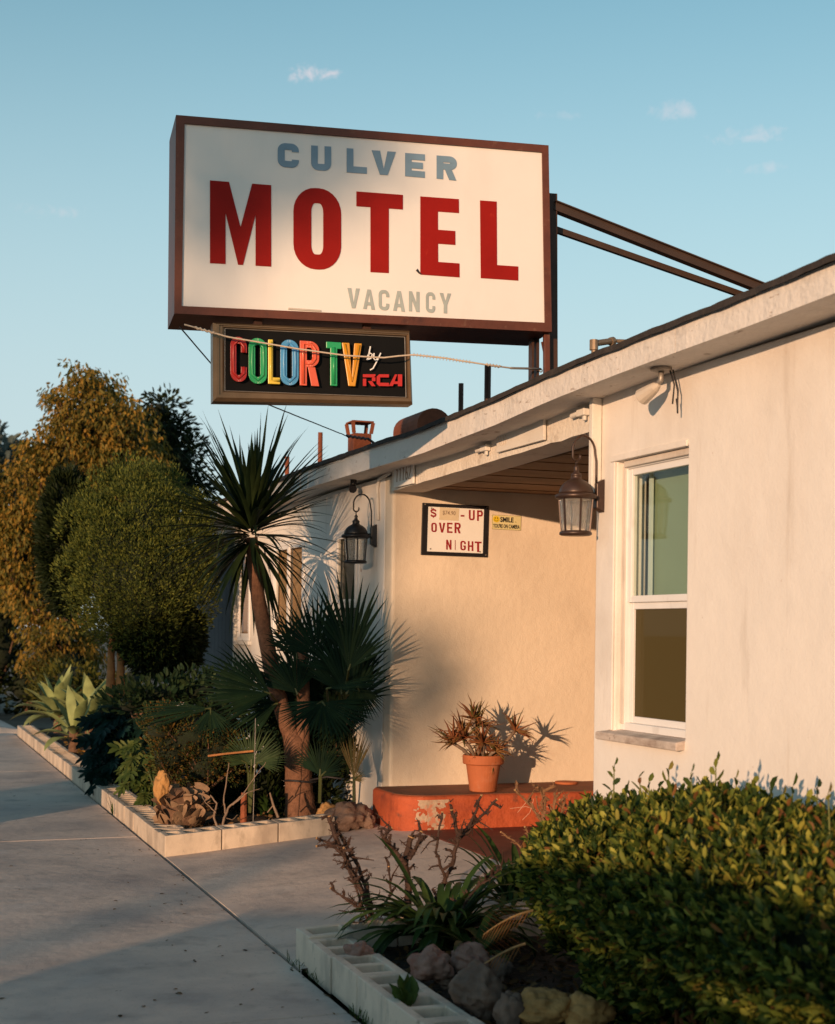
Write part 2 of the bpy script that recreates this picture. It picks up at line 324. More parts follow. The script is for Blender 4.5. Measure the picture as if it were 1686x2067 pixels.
RNG = np.random.default_rng(7); random.seed(7)
def nrm(a): return a/np.maximum(np.linalg.norm(a, axis=-1, keepdims=True), 1e-9)
def rdirs(n): return nrm(RNG.normal(size=(n, 3)))
class NM:
    def __init__(s): s.V = []; s.F = []; s.n = 0
    def add(s, V, tmpl):
        N, k = V.shape[:2]; s.V.append(V.reshape(-1, 3))
        idx = (np.arange(N)*k+s.n)[:, None]
        for ln in sorted(set(len(t) for t in tmpl)):
            T = np.array([t for t in tmpl if len(t) == ln]); s.F.append((idx[:, :, None]+T[None]).reshape(-1, ln))
        s.n += N*k
    def build(s, name, m, parent=None, smooth=False):
        V = np.concatenate(s.V); me = bpy.data.meshes.new(name)
        loops = np.concatenate([f.reshape(-1) for f in s.F]); tot = np.concatenate([np.full(len(f), f.shape[1]) for f in s.F])
        st = np.concatenate([[0], np.cumsum(tot)[:-1]])
        me.vertices.add(len(V)); me.vertices.foreach_set('co', V.astype(np.float32).ravel())
        me.loops.add(len(loops)); me.loops.foreach_set('vertex_index', loops.astype(np.int32))
        me.polygons.add(len(tot)); me.polygons.foreach_set('loop_start', st.astype(np.int32)); me.polygons.foreach_set('loop_total', tot.astype(np.int32))
        me.update(calc_edges=True); me.validate(); me.materials.append(m)
        if smooth: me.shade_smooth()
        return link(name, me, parent)
def arr(n, v): return np.full(n, v, float) if np.isscalar(v) else np.asarray(v, float)
def leaves(nm, P, D, Ln, Wd, up=None, fold=.18, curl=.12, broad=.6):
    """oval folded leaves"""
    n = len(P); P = np.asarray(P, float); D = nrm(np.asarray(D, float)); Ln = arr(n, Ln)[:, None]; Wd = arr(n, Wd)[:, None]
    if up is None: up = rdirs(n)
    S = nrm(np.cross(D, up)); Nn = np.cross(S, D)
    def pt(t, x, z): return P+D*Ln*t+S*Wd*x+Nn*(Wd*z-Ln*curl*t*t)
    V = np.stack([pt(0, 0, 0), pt(.3, -.42, fold), pt(broad+.12, -.45, fold), pt(1, 0, 0), pt(broad+.12, .45, fold), pt(.3, .42, fold)], 1)
    nm.add(V, [(0, 1, 2, 3), (0, 3, 4, 5)])
def blades(nm, P, D, Ln, Wd, nseg=6, droop=.5, prof=None, fold=.15, thick=0, side=None, jit=0):
    """long curved leaves; droop bends them towards the ground (negative = upwards)"""
    n = len(P); p = np.asarray(P, float).copy(); d = nrm(np.asarray(D, float)); Ln = arr(n, Ln); Wd = arr(n, Wd); droop = arr(n, droop)
    if side is None:
        side = np.cross(d, np.array([0, 0, 1.])); bad = np.linalg.norm(side, axis=1) < .15
        side[bad] = np.cross(d[bad], rdirs(n)[bad]); side = nrm(side)
    if prof is None: prof = lambda t: np.sin(math.pi*min(.98, .12+.86*t))**.7 if t < 1 else 0.0
    rows = []
    for i in range(nseg+1):
        t = i/nseg; s = nrm(side-d*np.sum(side*d, 1, keepdims=True)); nn = np.cross(s, d)
        wv = (Wd*prof(t))[:, None]
        if thick: rows.append(np.stack([p-s*wv*.5, p+nn*wv*thick, p+s*wv*.5, p-nn*wv*thick], 1))
        else: rows.append(np.stack([p-s*wv*.5+nn*wv*fold, p, p+s*wv*.5+nn*wv*fold], 1))
        p = p+d*(Ln/nseg)[:, None]
        d = nrm(d+np.array([0, 0, -1.])*(droop*(t+.3)/nseg*2)[:, None]+(RNG.normal(size=(n, 3))*jit if jit else 0))
    k = rows[0].shape[1]; V = np.concatenate(rows, 1); T = []
    for i in range(nseg):
        if thick: T += [(i*k+j, i*k+(j+1) % k, (i+1)*k+(j+1) % k, (i+1)*k+j) for j in range(k)]
        else: T += [(i*k+j, i*k+j+1, (i+1)*k+j+1, (i+1)*k+j) for j in range(k-1)]
    nm.add(V, T)
def fan(nm, hub, axis, normal, rad, half, nseg=34, fuse=.5, droop=.15, cup=.12):
    """one pleated fan leaf: fused pleats that split into pointed segments"""
    hub = np.array(hub); a = nrm(np.array(axis, float)); nn = np.array(normal, float); nn = nrm(nn-a*nn.dot(a)); b = np.cross(nn, a)
    th = np.linspace(-half, half, nseg); D = np.cos(th)[:, None]*a+np.sin(th)[:, None]*b+nn*cup*np.abs(np.sin(th))[:, None]*.6
    D = nrm(D+RNG.normal(size=D.shape)*.012); Ln = rad*(1-.22*np.abs(th/half)**2)*(1+RNG.normal(size=nseg)*.03)
    dth = 2*half/(nseg-1); wmax = 2*rad*fuse*math.tan(dth/2)*1.02
    prof = lambda t: (t/fuse if t < fuse else max(0.02, 1-((t-fuse)/(1-fuse))**1.15))
    sd = np.cross(np.repeat(nn[None], nseg, 0), D)
    blades(nm, np.repeat(hub[None], nseg, 0), D, Ln, wmax, 9, droop*(.6+.8*RNG.random(nseg)), prof, .28, side=nrm(sd))

# letters ----------------------------------------------------------------------------------------
def arc(cx, cy, rx, ry, a0, a1, n=7): return [(cx+rx*math.cos(math.radians(a0+(a1-a0)*i/n)), cy+ry*math.sin(math.radians(a0+(a1-a0)*i/n))) for i in range(n+1)]
def strip(o, i): return [[o[k], o[k+1], i[k+1], i[k]] for k in range(len(o)-1)]
def glyph(ch, sv=.28, sh=.16, rx=.36, ry=.24):
    """polygons of a block letter in the unit square; sv/sh = stroke widths across/up"""
    ix, iy = max(.02, rx-sv), max(.02, ry-sh)
    def TR(i=0): return arc(1-rx, 1-ry, rx, ry, 0, 90) if not i else arc(1-sv-ix, 1-sh-iy, ix, iy, 0, 90)
    def TL(i=0): return arc(rx, 1-ry, rx, ry, 90, 180) if not i else arc(sv+ix, 1-sh-iy, ix, iy, 90, 180)
    def BL(i=0): return arc(rx, ry, rx, ry, 180, 270) if not i else arc(sv+ix, sh+iy, ix, iy, 180, 270)
    def BR(i=0): return arc(1-rx, ry, rx, ry, 270, 360) if not i else arc(1-sv-ix, sh+iy, ix, iy, 270, 360)
    m = .5; h = sh/2
    if ch == 'O':
        o = TR()+TL()+BL()+BR(); i = TR(1)+TL(1)+BL(1)+BR(1); return strip(o+o[:1], i+i[:1])
    if ch in 'CG':
        e0, e1 = (.66, .34)
        o = [(1, e0)]+TR()+TL()+BL()+BR()+[(1, e1 if ch == 'C' else .52)]; i = [(1-sv, e0)]+TR(1)+TL(1)+BL(1)+BR(1)+[(1-sv, e1 if ch == 'C' else .52)]
        r = strip(o, i)
        if ch == 'G': r.append([(.55, .52-sh), (1-sv, .52-sh), (1-sv, .52), (.55, .52)])
        return r
    if ch == 'U': return strip([(0, 1)]+BL()+BR()+[(1, 1)], [(sv, 1)]+BL(1)+BR(1)+[(1-sv, 1)])
    if ch == 'L': return [[(0, 0), (1, 0), (1, sh), (sv, sh), (sv, 1), (0, 1)]]
    if ch == 'E': return [[(0, 0), (1, 0), (1, sh), (sv, sh), (sv, m-h), (.9, m-h), (.9, m+h), (sv, m+h), (sv, 1-sh), (1, 1-sh), (1, 1), (0, 1)]]
    if ch == 'T': return [[(.5-sv/2, 0), (.5+sv/2, 0), (.5+sv/2, 1-sh), (1, 1-sh), (1, 1), (0, 1), (0, 1-sh), (.5-sv/2, 1-sh)]]
    if ch == 'I': return [[(.5-sv/2, 0), (.5+sv/2, 0), (.5+sv/2, 1), (.5-sv/2, 1)]]
    if ch == 'H': return [[(0, 0), (sv, 0), (sv, m-h), (1-sv, m-h), (1-sv, 0), (1, 0), (1, 1), (1-sv, 1), (1-sv, m+h), (sv, m+h), (sv, 1), (0, 1)]]
    if ch == 'V': return [[(.5-sv*.48, 0), (.5+sv*.48, 0), (1, 1), (1-sv*1.05, 1), (.5, .24), (sv*1.05, 1), (0, 1)]]
    if ch == 'A':
        f = lambda y: sv*1.02+(.5-sv*1.02)*(y/.78)
        return [[(0, 0), (sv*1.02, 0), (f(.2), .2), (1-f(.2), .2), (1-sv*1.02, 0), (1, 0), (.5+sv*.55, 1), (.5-sv*.55, 1)]] if sv > .4 else \
               [[(0, 0), (sv, 0), (f(.20), .20), (1-f(.20), .20), (1-sv, 0), (1, 0), (1-(.5-sv*.5)*.36, .36), (1-f(.36), .36), (f(.36), .36), ((.5-sv*.5)*.36, .36)],
                [((.5-sv*.5)*.36, .36), (f(.36), .36), (.5, .80), (.5, 1), (.5-sv*.5, 1)], [(1-f(.36), .36), (1-(.5-sv*.5)*.36, .36), (.5+sv*.5, 1), (.5, 1), (.5, .80)]]
    if ch == 'M': return [[(0, 0), (sv, 0), (sv, .62), (.5-.04, 0), (.5+.04, 0), (1-sv, .62), (1-sv, 0), (1, 0), (1, 1), (1-sv*1.22, 1), (.5, .46), (sv*1.22, 1), (0, 1)]]
    if ch == 'N': return [[(0, 0), (sv, 0), (sv, .58), (1-sv, 0), (1, 0), (1, 1), (1-sv, 1), (1-sv, .42), (sv, 1), (0, 1)]]
    if ch == 'Y': return [[(.5-sv/2, 0), (.5+sv/2, 0), (.5+sv/2, .42), (1, 1), (1-sv*1.05, 1), (.5, .58), (sv*1.05, 1), (0, 1), (.5-sv/2, .42)]]
    if ch in 'RP':
        b0 = .42; hy = min(ry, .27); 
        iy2 = max(.02, hy-sh*.9)
        o = [(sv, 1), (1-rx, 1)]+arc(1-rx, 1-hy, rx, hy, 90, 0)+arc(1-rx, b0+hy, rx, hy, 0, -90)+[(sv, b0)]
        i = [(sv, 1-sh), (1-sv-ix, 1-sh)]+arc(1-sv-ix, 1-sh-iy2, ix, iy2, 90, 0)+arc(1-sv-ix, b0+sh+iy2, ix, iy2, 0, -90)+[(sv, b0+sh)]
        r = strip(o, i)+[[(0, 0), (sv, 0), (sv, 1), (0, 1)]]
        if ch == 'R': r.append([(1-sv*1.1, 0), (1, 0), (.52+sv*.75, b0), (.42, b0)])
        return r
    if ch == '-': return [[(0, .42), (1, .42), (1, .58), (0, .58)]]
    if ch == '/': return [[(0, 0), (sv, 0), (1, 1), (1-sv, 1)]]
    if ch == 'S' or ch == '$':
        o = [(1, .68)]+arc(1-rx, 1-ry, rx, ry, 0, 90)+arc(rx, 1-.26, rx, .26, 90, 270, 10)
        q = h
        pts = [(.92, .74), (.80, .87), (.5, .92), (.2, .86), (.09, .74), (.2, .60), (.5, .51), (.8, .41), (.91, .27), (.8, .14), (.5, .08), (.2, .13), (.08, .26)]
        r = stroke(pts, sv*.75)
        if ch == '$': r += [[(.44, .985), (.56, .985), (.56, 1.12), (.44, 1.12)], [(.44, -.12), (.56, -.12), (.56, .015), (.44, .015)]]
        return r
    return []
def stroke(pts, wd, asp=1.0):
    L, R = [], []
    for i, p in enumerate(pts):
        a = pts[max(0, i-1)]; b = pts[min(len(pts)-1, i+1)]; dx, dy = b[0]-a[0], (b[1]-a[1])*asp; l = math.hypot(dx, dy) or 1
        nx, ny = -dy/l*wd/2, dx/l*wd/2/asp; L.append((p[0]+nx, p[1]+ny)); R.append((p[0]-nx, p[1]-ny))
    return strip(L, R)
def put(mb, polys, fn, depth):
    """extrude unit-square polygons on a mapped face; fn(u,v,d) -> world (d metres proud of the face)"""
    for pl in polys:
        a = sum(pl[i][0]*pl[(i+1) % len(pl)][1]-pl[(i+1) % len(pl)][0]*pl[i][1] for i in range(len(pl)))
        if abs(a) < 1e-7: continue
        if a < 0: pl = pl[::-1]
        mb.hexa([fn(u, v, .0005) for u, v in pl], [fn(u, v, depth) for u, v in pl])
def quadmap(TL, TR_, BR_, BL_, unp, n):
    """unit square -> image quad -> world plane with outward normal n"""
    def f(u, v, d):
        px = (1-u)*(1-v)*BL_[0]+u*(1-v)*BR_[0]+u*v*TR_[0]+(1-u)*v*TL[0]
        py = (1-u)*(1-v)*BL_[1]+u*(1-v)*BR_[1]+u*v*TR_[1]+(1-u)*v*TL[1]
        return unp(px, py)+n*d
    return f
def text_polys(s, fat=.0):
    c = bpy.data.curves.new('t', 'FONT'); c.body = s; c.offset = fat; c.resolution_u = 3
    o = bpy.data.objects.new('t', c); COL.objects.link(o)
    dg = bpy.context.evaluated_depsgraph_get(); me = bpy.data.meshes.new_from_object(o.evaluated_get(dg))
    v = [(p.co.x, p.co.y) for p in me.vertices]; x0 = min(p[0] for p in v); x1 = max(p[0] for p in v); y0 = min(p[1] for p in v); y1 = max(p[1] for p in v)
    r = [[((v[i][0]-x0)/(x1-x0), (v[i][1]-y0)/(y1-y0)) for i in f.vertices] for f in me.polygons]
    bpy.data.objects.remove(o); bpy.data.curves.remove(c); bpy.data.meshes.remove(me)
    return r
def flat(mb, polys, fn, d):
    for pl in polys:
        a = sum(pl[i][0]*pl[(i+1) % len(pl)][1]-pl[(i+1) % len(pl)][0]*pl[i][1] for i in range(len(pl)))
        if abs(a) < 1e-9: continue
        mb.poly([fn(u, v, d) for u, v in (pl if a > 0 else pl[::-1])])

# ================================================================== SETTING
XF = 3.17; XE = 2.95                                   # facade plane, fascia plane
def ex(y): return 1.645+.0135*(y-5)                    # outer edge of the planting beds
m = MB(); m.poly([(-700, -700, -.15), (700, -700, -.15), (700, 1200, -.15), (-700, 1200, -.15)])
struct(m.build('ground', M('dry_ground', (.13, .10, .07), .95, .35, 1.2, .5, 20)))
m = MB(); m.poly([(-10.5, -60, -.145), (-1.2, -60, -.145), (-1.2, 120, -.145), (-10.5, 120, -.145)]); struct(m.build('road', asphalt))
m = MB(); m.box((-1.2, -60, -.149), (-1.05, 120, .0)); struct(m.build('kerb', concrete, bevel=.02))
m = MB(); ys = [-9, -4.3, .35, 5.0, 9.65, 14.3, 18.95, 23.6, 28.3, 33]
for a, b in zip(ys[:-1], ys[1:]):
    g = .006
    m.hexa([(-1.045, a+g, -.149), (ex(a)-.016, a+g, -.149), (ex(b)-.016, b-g, -.149), (-1.045, b-g, -.149)], [(-1.045, a+g, 0), (ex(a)-.016, a+g, 0), (ex(b)-.016, b-g, 0), (-1.045, b-g, 0)])
struct(m.build('sidewalk', concrete, bevel=.006))
m = MB(); m.poly([(-1.04, 9.6535, .0035-.006), (ex(9.65), 9.6535, .0035-.006), (ex(9.65), 9.6465, .0035-.006), (-1.04, 9.6465, .0035-.006)])
struct(m.build('sidewalk_joint_filler', M('pale_joint_filler', (.55, .50, .45), .8, .2, 20)))
# apron between the beds, rising to the porch
def az(x): return max(0, (x-1.68)/(3.12-1.68))*.15
m = MB(); nx, ny = 12, 12; e = lambda x, y: x+(ex(y)+.004-1.66)*(3.14-x)/(3.14-1.66)
for jy in range(ny+1):
    for ix in range(nx+1):
        x, y = 1.66+1.48*ix/nx, 5.7+3.35*jy/ny; m.v.append((e(x, y), y, az(x)+.002*mnoise.noise((x*2, y*2, 0))))
for jy in range(ny):
    for ix in range(nx): k = jy*(nx+1)+ix; m.f.append((k, k+1, k+nx+2, k+nx+1))
for ix_, jy0 in ((0, None),):
    for jy in range(ny):
        a, b = m.v[jy*(nx+1)], m.v[(jy+1)*(nx+1)]; m.poly([(b[0], b[1], -.149), (a[0], a[1], -.149), a, b])
struct(m.build('concrete_apron', concrete))
m = MB(); m.box((3.142, 5.9, -.149), (6.2, 8.943, .155)); struct(m.build('porch_floor', red_floor, bevel=.008))
def bed(name, x0f, y0, y1, x1, z):
    m = MB(); nx, ny = 14, int((y1-y0)*8); P = {}
    for j in range(ny+1):
        for i in range(nx+1):
            y = y0+(y1-y0)*j/ny; x = x0f(y)+(x1-x0f(y))*i/nx
            P[i, j] = len(m.v); m.v.append((x, y, z+.03*mnoise.noise((x*2.1, y*2.1, 0))+.02*mnoise.noise((x*9, y*9, 2))))
    for j in range(ny):
        for i in range(nx): m.f.append((P[i, j], P[i+1, j], P[i+1, j+1], P[i, j+1]))
    o = m.build(name, soil, smooth=True); struct(o); return o
bed('planting_soil', lambda y: ex(y)+.10, .2, 6.0, 3.168, .07)
bed('planting_soil', lambda y: ex(y)+.10, 8.75, 19.0, 3.168, .09)

# ================================================================== MOTEL BUILDING
motel = thing('motel_building', 'low cream stucco motel building with white fascia and deep porch opening', 'building', (3.17, 7, 0))
def wall_x(m, x, th, ys, zs, holes=()):
    """wall slab with its face in the plane x; cells inside a hole are left open and get reveals"""
    vid = {}
    def v(k, j, i):
        if (k, j, i) not in vid: vid[k, j, i] = len(m.v); m.v.append((x if k == 0 else x+th, ys[j], zs[i](ys[j]) if callable(zs[i]) else zs[i]))
        return vid[k, j, i]
    nj, ni = len(ys)-1, len(zs)-1
    solid = lambda j, i: 0 <= j < nj and 0 <= i < ni and (j, i) not in holes
    for j in range(nj):
        for i in range(ni):
            if not solid(j, i): continue
            m.f.append((v(0, j+1, i), v(0, j, i), v(0, j, i+1), v(0, j+1, i+1)))
            m.f.append((v(1, j, i), v(1, j+1, i), v(1, j+1, i+1), v(1, j, i+1)))
            if not solid(j-1, i): m.f.append((v(0, j, i), v(1, j, i), v(1, j, i+1), v(0, j, i+1)))
            if not solid(j+1, i): m.f.append((v(1, j+1, i), v(0, j+1, i), v(0, j+1, i+1), v(1, j+1, i+1)))
            if not solid(j, i-1): m.f.append((v(1, j, i), v(0, j, i), v(0, j+1, i), v(1, j+1, i)))
            if not solid(j, i+1): m.f.append((v(0, j, i+1), v(1, j, i+1), v(1, j+1, i+1), v(0, j+1, i+1)))
YC, YL = 6.14, 8.945
W0, W1, WZ0, WZ1 = 5.33, 5.945, .918, 2.125
m = MB(); wall_x(m, XF, .16, [-6, W0, W1, YC], [-.14, WZ0, WZ1, 2.452], {(1, 1)})
m.build('wall', stucco, motel, bevel=.012, seg=3, recalc=True)
m = MB(); wall_x(m, XF, .16, [YL+.16, 9.60, 10.13, 10.95, 11.86, 12.63, 13.08, 15.9], [-.14, 1.02, 1.25, 2.06, 2.35], {(1, 1), (1, 2), (3, 2), (5, 2)})
m.build('wall', stucco, motel, bevel=.004, recalc=True)
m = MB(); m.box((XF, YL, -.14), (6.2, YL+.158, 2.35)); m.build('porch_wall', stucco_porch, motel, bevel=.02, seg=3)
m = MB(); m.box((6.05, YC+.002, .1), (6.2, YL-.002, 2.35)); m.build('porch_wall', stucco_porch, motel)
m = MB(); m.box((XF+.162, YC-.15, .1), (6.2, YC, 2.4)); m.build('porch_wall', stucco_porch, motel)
m = MB(); zb = lambda y: 2.290+(2.250-2.290)*(y-6.105)/(8.569-6.105)
nb = 24; vs_ = []
for k in range(nb+1):
    y = YC+.001+(YL-.002-YC)*k/nb; dz = .006*mnoise.noise((0, y*9, 3)); dx = .006*mnoise.noise((4, y*6, 3))
    vs_.append([(XF-.008+dx, y, zb(y)+dz), (XF+.2, y, zb(y)+dz*.5), (XF+.2, y, 2.44), (XF-.008, y, 2.44)])
for a, b in zip(vs_[:-1], vs_[1:]): m.hexa(a, b)
m.build('porch_beam', M('rough_white_plaster', (.70, .64, .56), .9, .08, 3, .6, 45, stains=(((.35, .27, .2, .5), 9, .58, .12, 1),)), motel, recalc=True)
m = MB(); k = 0; y = YC+.003
while y < YL-.03:
    y2 = min(y+.118, YL-.004); m.box((XF+.202, y, 2.267+.002*(k % 3)), (6.05, y2, 2.29)); y = y2+.005; k += 1
m.build('porch_ceiling', ceil_mat, motel)
# eave line measured along the fascia (top edge), with its gentle sag
EV = sorted([(on(px, py, 'x', XE).y, on(px, py, 'x', XE).z) for px, py in ((1686, 527), (1600, 563), (1500, 604), (1380, 651), (1300, 682), (1200, 722), (1110, 759), (1000, 810), (925, 840), (850, 871), (770, 896), (700, 920), (620, 948), (555, 975))])
EV = [(-6.2, EV[0][1]+.02)]+EV+[(13.2, 2.47), (16.1, 2.46)]
def ez(y):
    for (a, za), (b, zb_) in zip(EV[:-1], EV[1:]):
        if a <= y <= b: return za+(zb_-za)*(y-a)/(b-a)
    return EV[-1][1]
def eh(y): return .104+.028*min(1, max(0, (y-5)/3.5))
def ys_range(a, b, st):
    r = list(np.arange(a, b, st))+[b]; return [float(q) for q in r]
for a, b in ((-6.2, 5.06), (5.064, 10.4), (10.404, 16.1)):
    m = MB(); yy = ys_range(a, b, .25); sec = []
    for y in yy: sec.append([(XE, y, ez(y)-eh(y)), (XE+.03, y, ez(y)-eh(y)), (XE+.03, y, ez(y)), (XE, y, ez(y))])
    for s0, s1 in zip(sec[:-1], sec[1:]): m.hexa(s0, s1)
    m.build('fascia_board', fascia_mat, motel)
m = MB()
for y, y2 in zip(ys_range(-6.2, 15.85, .25), ys_range(-5.95, 16.1, .25)):
    m.hexa([(XE+.031, y, ez(y)-eh(y)+.008), (XF+.3, y, ez(y)-eh(y)+.012), (XF+.3, y2, ez(y2)-eh(y2)+.012), (XE+.031, y2, ez(y2)-eh(y2)+.008)],
           [(XE+.031, y, ez(y)-eh(y)+.024), (XF+.3, y, ez(y)-eh(y)+.03), (XF+.3, y2, ez(y2)-eh(y2)+.03), (XE+.031, y2, ez(y2)-eh(y2)+.024)])
m.build('soffit', fascia_mat, motel)
def roof_z(x, y): return ez(y)+.006+max(0, x-XE)*.045
m = MB(); yy = ys_range(-6.2, 16.1, .06); rows = []
for y in yy:
    j = .012*mnoise.noise((y*2.3, 1, 0))+.007*mnoise.noise((y*11, 2, 0)); dr = .010*max(0, mnoise.noise((y*5, 8, 0)))
    rows.append([(XE-.022+j, y, ez(y)-.008-dr), (XE-.022+j, y, ez(y)+.016+.004*mnoise.noise((y*7, 5, 0))), (XE+.3, y, roof_z(XE+.3, y)+.016), (9.5, y, roof_z(9.5, y)+.016), (9.5, y, roof_z(9.5, y)), (XE+.04, y, ez(y)+.003)])
for r0, r1 in zip(rows[:-1], rows[1:]): 
    i0 = m.vs(r0); i1 = m.vs(r1)
    for q in range(5): m.f.append((i0+q, i0+q+1, i1+q+1, i1+q))
m.build('roof', roof_mat, motel, recalc=True)
m = MB(); m.box((9.3, -6, -.14), (9.45, 15.8, 2.6)); m.box((XF+.162, 15.74, -.14), (9.3, 15.9, 2.34)); m.box((XF+.162, -6, -.14), (9.3, -5.84, 2.5)); m.build('wall', stucco, motel)

# window beside the porch
def window(y0, y1, z0, z1, xg, fr, pane_mats, back_mats, sash=True, tall=.5, depth=.05, off=.07):
    m = MB(); a = fr
    m.box((xg-depth, y1-a, z0), (xg+.03, y1, z1)); m.box((xg-depth, y0, z0), (xg+.03, y0+a, z1))
    m.box((xg-depth, y0+a, z1-a), (xg+.03, y1-a, z1)); m.box((xg-depth, y0+a, z0), (xg+.03, y1-a, z0+a))
    f = m.build('window', white_vinyl, motel, bevel=.004)
    zm = z0+(z1-z0)*tall
    parts = [(z0+a, zm, 0), (zm, z1-a, 1)] if sash else [(z0+a, z1-a, 0)]
    for (p0, p1, k) in parts:
        b = .030; xs = xg-.012 if k == 0 else xg-.026
        s = MB(); s.box((xs-.014, y1-a-b, p0), (xs+.014, y1-a-.001, p1)); s.box((xs-.014, y0+a+.001, p0), (xs+.014, y0+a+b, p1))
        s.box((xs-.013, y0+a+b, p1-b), (xs+.013, y1-a-b, p1)); s.box((xs-.013, y0+a+b, p0), (xs+.013, y1-a-b, p0+b))
        s.build('sash', white_vinyl, f, bevel=.003)
        g = MB(); g.box((xs-.002, y0+a+b, p0+b), (xs+.002, y1-a-b, p1-b)); g.build('pane', pane_mats[k], f)
        c = MB(); nn = 1
        for q in range(nn):
            ya = y0+a+(y1-y0-2*a)*q/nn; yb = y0+a+(y1-y0-2*a)*(q+1)/nn
            da = db = .0
            c.poly([(xg+off+da, yb, p0), (xg+off+da, ya, p0), (xg+off+db, ya, p1), (xg+off+db, yb, p1)])
        c.build('blind', back_mats[k], f)
    return f
win = window(W0+.001, W1-.001, WZ0+.001, WZ1-.001, XF+.085, .035, (glass_low, glass_up), (olive_screen, green_blind), tall=.475)
m = MB(); m.box((XF+.125, W1-.10, 1.50), (XF+.135, W1-.075, WZ1-.05)); m.build('curtain_edge', M('pale_curtain', (.55, .62, .62), .9), win)
m = MB(); m.box((XF+.030, W1-.034, WZ0+.03), (XF+.055, W1-.001, WZ1-.02)); m.box((XF+.018, W0+.02, WZ1-.03), (XF+.055, W1-.034, WZ1-.001)); m.build('brick_mould', M('worn_window_trim', (.60, .53, .46), .75, .1, 6, .2, 60, stains=(((.34, .26, .20, .55), 7, .5, .25, .25),)), win, bevel=.004)
m = MB(); m.hexa([(XF-.045, 5.318, .872), (XF+.06, 5.335, .880), (XF+.06, 5.94, .880), (XF-.045, 6.035, .872)], [(XF-.045, 5.318, .908), (XF+.06, 5.335, .926), (XF+.06, 5.94, .926), (XF-.045, 6.035, .908)])
m.build('sill', wood_sill, win, bevel=.006)
m = MB(); m.box((XF-.010, 5.325, WZ1), (XF+.001, 5.99, WZ1+.028)); m.box((XF-.010, W1+.001, WZ0), (XF+.001, 5.99, WZ1-.001)); m.build('plaster_trim', stucco, win, bevel=.004)
for (a, b, z0, z1, mt, t) in ((9.60, 10.13, 1.02, 2.06, grey_blind, .5), (10.95, 11.86, 1.25, 2.06, tan_blind, .5), (12.63, 13.08, 1.25, 2.06, tan_blind, .5)):
    f = window(a+.001, b-.001, z0+.001, z1-.001, XF+.022, .035, (glass_side,)*2, (mt, mt), sash=(mt is grey_blind), tall=t, depth=.03, off=.016)
    if b > 11 and b < 12: mm = MB(); mm.box((XF-.012, 11.37, 1.285), (XF+.006, 11.41, 2.025)); mm.build('mullion', white_vinyl, f)
    mm = MB(); mm.box((XF-.03, a-.04, z0-.035), (XF+.05, b+.04, z0)); mm.build('sill', trim_white, f, bevel=.004)

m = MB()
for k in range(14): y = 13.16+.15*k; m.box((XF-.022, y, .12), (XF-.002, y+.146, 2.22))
gp = m.build('shade_panel', M('shade_blue_boards', (.085, .10, .115), .8, .15, 4, .2, 40), motel, bevel=.004)  # added boards; their dark blue colour stands for shade on the facade
m = MB(); m.box((XF-.028, 13.10, .1), (XF-.002, 13.155, 2.28)); m.box((XF-.028, 13.16, 2.222), (XF-.002, 15.26, 2.28)); m.box((XF-.028, 15.262, .1), (XF-.002, 15.32, 2.28)); m.build('frame', trim_white, gp, bevel=.003)  # edging of the added shade boards
# fixings on the building
def plate(name, q, mat_, label, cat, d=.012, unp=None, n=Vector((-1, 0, 0)), parent=None, off=.001):
    fn = quadmap(*q, unp, n); m = MB(); m.hexa([fn(0, 0, off), fn(1, 0, off), fn(1, 1, off), fn(0, 1, off)], [fn(0, 0, d), fn(1, 0, d), fn(1, 1, d), fn(0, 1, d)])
    o = m.build(name, mat_, parent, bevel=.002)
    if label: tag(o, label, cat)
    return o, fn
NX = Vector((-1, 0, 0)); NY = Vector((0, -1, 0))
bl, fn = plate('blank_plate', ((1008, 880), (1103, 831), (1103, 888), (1008, 914)), trim_white, 'blank cream plate with a faded handprint mark on the porch beam', 'plate', .016, lambda a, b: on(a, b, 'x', XF-.016), NX)
m = MB()
for q in range(4): put(m, stroke([(.03+.055*q, .95-.05*q), (.06+.05*q, .55), (.10+.03*q, .30)], .018, .6), fn, .0175)
m.build('faded_mark', M('pale_scuff', (.62, .54, .45), .9), bl)
ad, fn = plate('house_number_sign', ((799, 938), (838, 925), (838, 976), (799, 985)), white_paint, 'small white house number sign at the left end of the porch beam', 'sign', .014, lambda a, b: on(a, b, 'x', XF-.016), NX)
m = MB(); num = {'1': [(.5, 0), (.5, 1), (.2, .8)], '6': [(.75, .98), (.35, .75), (.2, .4), (.3, .08), (.55, 0), (.8, .15), (.82, .35), (.6, .5), (.3, .42)], '2': [(.15, .75), (.3, .97), (.65, .97), (.8, .75), (.65, .45), (.1, .0), (.9, .0)]}
for i, c in enumerate('11162'):
    x0 = .10+.165*i; put(m, [[(x0+.15*(p[0]+.18*p[1]), .22+.60*p[1]) for p in pl] for pl in stroke(num[c], .20, 2.5)], fn, .0160)
m.build('lettering', M('faded_number_paint', (.34, .24, .17), .7), ad)
